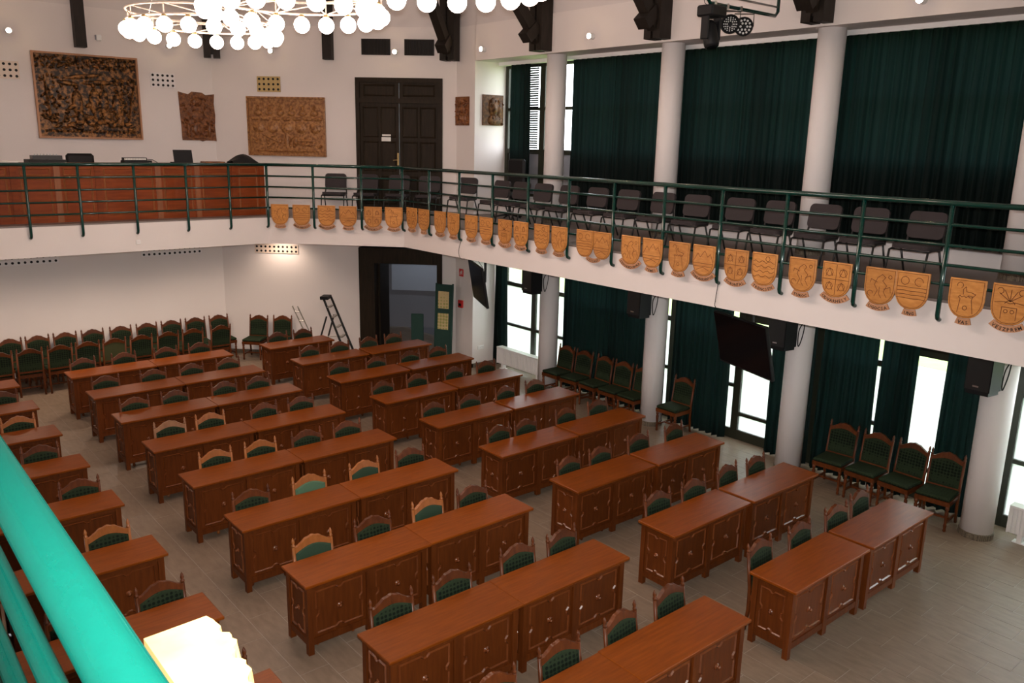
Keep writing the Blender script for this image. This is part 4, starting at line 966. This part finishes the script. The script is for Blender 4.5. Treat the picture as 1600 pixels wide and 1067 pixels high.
# ================================================================ CURTAINS
def curtain(label, X, y0, y1, z0, z1, group, flare=0.0, amp=.05, pitch=.16):
    "pleated cloth between y0 > y1"
    n = max(10, int((y0 - y1) / pitch * 8)); rows = 10
    t = thing('curtain', label, 'curtain', (X, (y0 + y1) / 2, z0), 0, group)
    rnd = random.Random(int(y0 * 100 + z0 * 7)); ph = rnd.random() * 6
    Vv = []; Fc = []
    for j in range(rows + 1):
        v = j / rows; z = (z1 - z0) * v
        for i in range(n + 1):
            u = i / n; L = (y0 - y1)
            yy = (u - .5) * L * (1 + flare * (1 - v))
            s_ = u * L / pitch * 2 * math.pi
            a = amp * (1.1 - .45 * v)
            xx = a * math.sin(s_ + ph + .5 * math.sin(v * 3 + u * 9)) + .35 * a * math.sin(2.3 * s_ + 1 + ph)
            Vv.append((xx, yy, z))
    for j in range(rows):
        for i in range(n): Fc.append((j * (n + 1) + i, j * (n + 1) + i + 1, (j + 1) * (n + 1) + i + 1, (j + 1) * (n + 1) + i))
    mb = MB(); mb.add(Vv, Fc); mb.build('cloth', 'curtain', t, True)
    mb = MB()
    k = 0
    while k * pitch < (y0 - y1):
        mb.box(-.008, .008, -(y0 - y1) / 2 + k * pitch, -(y0 - y1) / 2 + k * pitch + .03, z1 - z0, z1 - z0 + .03); k += 1
    mb.build('heading_hooks', 'white_enamel', t)
up = [(14.12, 13.50, 'at the far end beside the slatted blind'), (12.24, 9.78, 'right of the uncovered window'), (9.76, 6.84, 'between second and third column'), (6.82, 3.89, 'between third and fourth column'), (3.87, .8, 'right of the fourth column')]
for k, (a, b, l) in enumerate(up): curtain('dark green gallery curtain ' + l, 11.84, a, b, 3.76, 6.62, 'gallery curtains', 0.0, .045, .15)
lw = [(14.52, 14.2, 'beside the pier left of the bright pane', .35), (12.3, 9.74, 'behind the row of five chairs', 0), (9.36, 8.14, 'beside the lone chair', 0), (7.32, 6.86, 'left of the third lower column', .05),
      (6.78, 6.58, 'right of the third lower column', .3), (6.44, 5.56, 'behind the first of four chairs', .12), (5.48, 4.97, 'behind the middle of four chairs', .02), (4.56, 4.02, 'left of the fourth lower column', .1)]
for k, (a, b, l, fl_) in enumerate(lw): curtain('long green ground floor curtain ' + l, 11.86, a, b, .03, 2.86, 'ground floor curtains', fl_, .045, .13)
# ================================================================ RADIATORS
def radiator(loc, L, label):
    t = thing('radiator', label, 'radiator', loc, R_(-90), 'white panel radiators')
    mb = MB(); mb.box(-L / 2, L / 2, -.06, .06, .12, .48); mb.build('core', 'white_enamel', t)
    mb = MB(); mb.box(-L / 2 - .01, L / 2 + .01, -.085, .085, .48, .505); mb.build('top_grille', 'white_enamel', t)
    rm = MB(); rm.bevbox(-.018, .018, -.08, -.06, .13, .47, .006); rm = rm.mesh('rib', 'white_enamel')
    n = int(L / .05)
    for k in range(n): link('rib', rm, t, (-L / 2 + (k + .5) * L / n, 0, 0))
    for x in (-L / 2, L / 2):
        mb = MB(); mb.box(x - .01, x + .01, -.08, .08, .12, .49); mb.build('side_plate', 'white_enamel', t)
    for x in (-L / 2 + .15, L / 2 - .15):
        mb = MB(); mb.box(x - .03, x + .03, -.05, .05, 0, .12); mb.box(x - .08, x + .08, -.06, .06, 0, .012); mb.build('foot', 'white_enamel', t)
radiator((11.72, 13.45, 0), 1.5, 'white ribbed radiator under the far window beside the pier')
radiator((11.72, 2.7, 0), 1.5, 'white ribbed radiator at the right beyond the fourth column')
# ================================================================ SCREENS AND LOUDSPEAKERS
def tv(TL_, TR_, back, drop, label):
    a = Vector(TL_); b = Vector(TR_); w = (b - a).length; d = (b - a).normalized(); dn = Vector((back[0], back[1], -drop)); h = dn.length; dn.normalize()
    nrm = d.cross(dn)          # points away from viewer side or towards; resolve
    if nrm.dot(Vector((0, 0, CAM_Z)) - a) < 0: nrm = -nrm
    c = (a + b) / 2
    t = thing('television', label, 'television', tuple(c), 0, 'hanging flat televisions')
    Mx = Matrix((d, -nrm, -dn)).transposed().to_4x4()      # local x along top, y away from viewer, z up the screen
    mb = MB(); mb.bevbox(-w / 2, w / 2, 0, .05, -h, 0, .008, Mx); mb.build('casing', 'black', t)
    mb = MB(); mb.box(-w / 2 + .015, w / 2 - .015, -.003, .0, -h + .03, -.015, Mx); mb.build('screen_glass', 'screen', t)
    mb = MB(); mb.box(w / 2 - .09, w / 2 - .04, -.006, -.003, -h + .01, -h + .026, Mx); mb.build('maker_badge', 'steel', t)
    p = Mx @ Vector((0, .06, -h * .5))
    mb = MB(); mb.box(-.15, .15, .05, .08, -h * .65, -h * .35, Mx); mb.build('wall_plate', 'black_metal', t)
    q = Mx @ Vector((0, .16, -h * .5))
    mb = MB(); mb.tube([tuple(p), tuple(q), (q.x, q.y, SB - c.z)], .025, 8); mb.build('ceiling_pole', 'black_metal', t)
    return t
tv((9.89, 13.02, 2.76), (9.34, 11.9, 2.76), (.108, -.053), .76, 'flat television hanging edge-on in front of the white pier')
tv((9.8, 7.06, 2.73), (9.4, 5.93, 2.73), (.179, -.063), .76, 'large flat television hanging before the glazed door')
def cable(label, pts, r=.005):
    t = thing('cable', label, 'cable', tuple(pts[0]), 0, 'loose black cables')
    P = [Vector(p) - Vector(pts[0]) for p in pts]
    Q = []
    for i in range(len(P) - 1):
        for k in range(4):
            s_ = k / 4; p0 = P[max(i - 1, 0)]; p1 = P[i]; p2 = P[i + 1]; p3 = P[min(i + 2, len(P) - 1)]
            Q.append(.5 * ((2 * p1) + (p2 - p0) * s_ + (2 * p0 - 5 * p1 + 4 * p2 - p3) * s_ ** 2 + (3 * p1 - p0 - 3 * p2 + p3) * s_ ** 3))
    Q.append(P[-1])
    mb = MB(); mb.tube([tuple(q) for q in Q], r, 6); mb.build('flex', 'black', t, True)
cable('black cable running down the gallery front to the large television', [(9.125, 6.53, 3.25), (9.125, 6.55, 3.05), (9.12, 6.53, 2.93), (9.5, 6.55, 2.80), (9.62, 6.6, 2.72)])
cable('black cable running down the gallery front to the far television', [(9.125, 12.23, 3.25), (9.125, 12.3, 3.05), (9.12, 12.2, 2.92), (9.5, 12.3, 2.9), (9.7, 12.3, 2.7)])
for k, y in enumerate(COLY[:4]):
    nm = ORD[k]
    t = thing('loudspeaker', 'black loudspeaker mounted on the %s column under the gallery' % nm, 'loudspeaker', (11.05, y + .06, 2.06), R_(-90), 'black loudspeakers under the gallery')
    mb = MB()
    prof = [(-.19, .12), (-.15, -.13), (.15, -.13), (.19, .12)]
    mb.prism_xy(prof, .05, .62); mb.prism_xy([(x * .9, yy * .9) for x, yy in prof], 0, .05); mb.build('cabinet', 'black', t)
    mb = MB(); mb.prism_xy([(-.135, -.131), (-.14, -.142), (.14, -.142), (.135, -.131)], .06, .6); mb.build('front_grille', 'black_metal', t)
    mb = MB(); mb.box(-.03, .03, .12, .26, .28, .36); mb.build('bracket', 'black_metal', t)
    mb = MB(); mb.box(-.05, .02, -.146, -.141, .1, .12); mb.build('badge', 'steel', t)
    cable('loose black cable loops on the %s column' % nm, [(11.33, y - .15, 2.88), (11.31, y - .16, 2.55), (11.30, y - .15, 2.3), (11.26, y - .12, 2.1), (11.22, y - .12, 2.2), (11.20, y - .14, 2.38), (11.28, y - .17, 2.5)], .008)
# ================================================================ LADDERS AND NOTICE BOARD
t = thing('step_ladder', 'black folding step ladder leaning at the door wall', 'ladder', (8.85, 16.95, 0), R_(-45))
A0, A1 = (.62, -.12, 0), (0, 0, 1.5)
for dy in (-.17, .17):
    mb = MB(); mb.tube([(A0[0] + dy * .3, A0[1] + dy, 0), (A1[0] + dy * .3, A1[1] + dy * .7, A1[2])], .028, 6); mb.build('stile', 'black_metal', t)
    mb = MB(); mb.tube([(-.24 + dy * .3, -.1 + dy, 0), (.06 + dy * .3, dy * .7, 1.08)], .022, 6); mb.build('back_stile', 'black_metal', t)
for k in range(6):
    p = Vector(A0).lerp(Vector(A1), .12 + k * .15)
    mb = MB(); mb.box(p.x - .035, p.x + .035, p.y - .15, p.y + .15, p.z - .012, p.z + .012); mb.build('tread', 'alu', t)
mb = MB(); mb.box(-.12, .06, -.16, .14, 1.47, 1.54); mb.build('top_cap', 'black', t)
mb = MB(); mb.tube([(-.1, -.2, .62), (.34, -.2, .66)], .012, 6); mb.build('brace', 'alu', t)
t = thing('aluminium_ladder', 'slim aluminium ladder leaning on the wall behind the desks', 'ladder', (8.3, 17.55, 0), R_(-45))
for dx in (-.06, .06):
    mb = MB(); mb.tube([(.68 + dx, -.2, 0), (dx, .1, 1.24)], .016, 6); mb.build('stile', 'alu', t)
for k in range(6):
    p = Vector((.68, -.2, 0)).lerp(Vector((0, .1, 1.24)), .08 + k * .165)
    mb = MB(); mb.tube([(p.x - .06, p.y, p.z), (p.x + .06, p.y, p.z)], .011, 6); mb.build('rung', 'alu', t)
t = thing('notice_board', 'green display board with posters leaning beside the doorway', 'board', (10.72, 15.06, 0), R_(-58))
Tb = Matrix.Rotation(R_(-4), 4, 'X')
mb = MB(); mb.box(-.2, .2, 0, .04, .02, 1.88, Tb); mb.build('panel', 'board_green', t)
for z0, z1 in ((1.33, 1.72), (.85, 1.22)):
    mb = MB(); mb.box(-.14, .12, -.004, 0, z0, z1, Tb); mb.build('poster', 'poster', t)
for x in (-.2, .2):
    mb = MB(); mb.box(x - .012, x + .012, -.01, .05, 0, 1.9, Tb); mb.build('edge_strip', 'board_green', t)
t = thing('folded_cloth_screen', 'dark green cloth covered stand behind the display board', 'stand', (10.3, 15.45, 0), R_(-45))
mb = MB(); mb.bevbox(-.14, .14, 0, .06, .05, 1.2, .01); mb.build('panel', 'board_green', t)
for x in (-.12, .12):
    mb = MB(); mb.box(x - .015, x + .015, -.12, .15, 0, .05); mb.build('foot', 'black_metal', t)
# ================================================================ STAGE LIGHTS
t = thing('lighting_bar', 'dark green tube bar holding the stage lights', 'bar', (9.3, 7.17, 6.84))
mb = MB(); mb.tube([(0, 0, .5), (0, 0, .06), (.06, 0, 0), (1.56, 0, 0), (1.62, 0, .06), (1.62, 0, .7)], .024, 10); mb.build('tube', 'rail_green', t, True)
mb = MB(); mb.tube([(0, 0, .12), (1.62, 0, .12)], .014, 8); mb.build('upper_tube', 'steel', t, True)
for x in (.15, .42, .72):
    mb = MB(); mb.box(x - .02, x + .02, -.03, .03, -.04, .03); mb.build('clamp', 'steel', t)
cable('thin black cable running along the lighting bar', [(9.25, 7.17, 7.4), (9.2, 7.15, 6.9), (9.3, 7.15, 6.8), (9.6, 7.15, 6.78), (9.9, 7.15, 6.8)], .004)
t = thing('moving_head_light', 'black moving head stage light on the bar end', 'stage light', (9.36, 7.13, 6.8))
mb = MB(); mb.bevbox(-.16, .16, -.13, .13, -.14, 0, .02); mb.build('base', 'black', t)
for x in (-.14, .11):
    mb = MB(); mb.bevbox(x, x + .035, -.06, .06, -.42, -.12, .01); mb.build('arm', 'black', t)
mb = MB(); mb.lathe([(.06, -.18), (.095, -.12), (.1, .0), (.1, .12), (.085, .16)], 16, Matrix.Translation((0, 0, -.36)) @ Matrix.Rotation(R_(165), 4, 'X')); mb.build('head', 'black', t, True)
mb = MB(); mb.lathe([(.08, .16), (.07, .165)], 16, Matrix.Translation((0, 0, -.36)) @ Matrix.Rotation(R_(165), 4, 'X')); mb.build('lens', 'screen', t)
for k, x in enumerate((9.78, 10.09)):
    t = thing('par_light', 'round black stage lamp with %s white lenses' % ('many small', 'large')[k], 'stage light', (x, 7.14, 6.62), 0, 'round stage lamps')
    Tp = Matrix.Rotation(R_(20), 4, 'Z') @ Matrix.Rotation(R_(112), 4, 'X')
    Tp = Matrix.Rotation(R_(-42), 4, 'Z') @ Matrix.Rotation(R_(100), 4, 'X')
    mb = MB(); mb.lathe([(.08, -.16), (.115, -.1), (.125, 0), (.125, .03), (.11, .035), (.11, .02)], 20, Tp); mb.build('can', 'black', t, True)
    lens = MB(); rl = .009 if k == 0 else .016
    lens.lathe([(rl, .02), (rl * .9, .028), (rl * .4, .033)], 8); lm = lens.mesh('lens', 'white_enamel')
    rings = ((.04, 8), (.062, 12), (.085, 16)) if k == 0 else ((.045, 6), (.085, 12))
    for rr, n in rings:
        for q in range(n):
            o = link('lens', lm, t); a = 2 * math.pi * q / n; o.matrix_local = Tp @ Matrix.Translation((rr * math.cos(a), rr * math.sin(a), 0))
    mb = MB(); mb.tube([(-.13, 0, 0), (-.13, 0, .16), (.13, 0, .16), (.13, 0, 0)], .008, 6, True, Matrix.Rotation(R_(-42), 4, 'Z')); mb.build('yoke', 'black_metal', t)
# ================================================================ CHANDELIERS
def chandelier(loc, label):
    Rr = 1.0
    t = thing('chandelier', label, 'chandelier', loc, R_(5), 'ring chandeliers with opal globes')
    mb = MB(); mb.ringtube(Rr, .13, .014); mb.build('lower_ring', 'chand_frame', t, True)
    mb = MB(); mb.ringtube(Rr, .27, .014); mb.build('upper_ring', 'chand_frame', t, True)
    mb = MB(); mb.ringtube(Rr * .55, .2, .012, 28); mb.build('inner_ring', 'chand_frame', t, True)
    for k in range(10):
        a = 2 * math.pi * k / 10; b = 2 * math.pi * (k + 1) / 10
        mb = MB(); mb.tube([(Rr * math.cos(a), Rr * math.sin(a), .13), (Rr * math.cos(a), Rr * math.sin(a), .27)], .009, 6); mb.build('strut', 'chand_frame', t)
        mb = MB(); mb.tube([(Rr * math.cos(a), Rr * math.sin(a), .27), (Rr * math.cos(b), Rr * math.sin(b), .13)], .008, 6); mb.build('diagonal', 'chand_frame', t)
        mb = MB(); mb.tube([(Rr * math.cos(a), Rr * math.sin(a), .13), (.55 * math.cos(a), .55 * math.sin(a), .2)], .009, 6); mb.build('spoke', 'chand_frame', t)
    gm = MB(); n = 12
    gm.lathe([(.1 * math.sin(math.pi * k / 10), -.1 * math.cos(math.pi * k / 10)) if 0 < k < 10 else (.004, -.1 if k == 0 else .1) for k in range(11)], 16); gme = gm.mesh('globe', 'globe', True)
    cm = MB(); cm.lathe([(.035, .092), (.04, .1), (.03, .125), (.012, .13)], 10); cme = cm.mesh('globe_cap', 'brass')
    for k in range(20):
        a = 2 * math.pi * k / 20
        o = link('globe', gme, t, (Rr * math.cos(a), Rr * math.sin(a), 0)); link('globe_cap', cme, o)
    for k in range(4):
        a = 2 * math.pi * k / 4 + .4
        mb = MB(); mb.tube([(Rr * math.cos(a), Rr * math.sin(a), .27), (.05 * math.cos(a), .05 * math.sin(a), 2.6)], .006, 5); mb.build('wire', 'steel', t)
    mb = MB(); mb.tube([(0, 0, 2.6), (0, 0, 4.1)], .015, 6); mb.build('stem', 'steel', t)
chandelier((4.65, 12.35, 6.42), 'far ring chandelier of glowing globes near the podium')
chandelier((4.65, 9.49, 6.42), 'middle ring chandelier of glowing globes')
chandelier((4.65, 6.68, 6.40), 'near ring chandelier of glowing globes at the top picture edge')
# ================================================================ NEAR CARVED CREST ON THE CLOSE RAILING
t = thing('carved_crest', 'pale thick carved crest with scalloped edge beside the bright green pipe', 'carving', (.215, .55, 3.95))
def crest_outline(z):
    "plan outline: straight back towards the rail, scalloped front"
    P = [(.036, -.05), (.036, .442)]
    N = 72
    for i in range(N + 1):
        u = i / N; y = .445 - u * .495
        lob = (.016 * abs(math.sin(u * 26 + z * 9)) ** .6 + .006 * abs(math.sin(u * 71 + z * 21))) * min(1, u * 9)
        P.append((.108 + .012 * math.sin(u * 7 + z * 5) + lob, y))
    return P
mb = MB(); levels = [0, .08, .16, .24, .31, .37, .41, .43, .44]; rings = []
for z in levels:
    P = crest_outline(z); sc = 1.0 if z < .4 else (1 - (z - .4) * .6)
    rings.append([(.036 + (x - .036) * sc, y, z) for x, y in P])
n = len(rings[0]); Vv = [p for r in rings for p in r]
Fc = [tuple(range(n)), tuple(range(len(Vv) - 1, len(Vv) - n - 1, -1))]
for j in range(len(rings) - 1):
    for i in range(n): Fc.append((j * n + (i + 1) % n, j * n + i, (j + 1) * n + i, (j + 1) * n + (i + 1) % n))
mb.add(Vv, Fc); mb.build('carved_body', 'crest_pale', t)
mb = MB(); mb.box(-.02, .03, .05, .12, .10, .14); mb.box(-.02, .03, .3, .37, .10, .14); mb.build('rail_hook', 'black_metal', t)
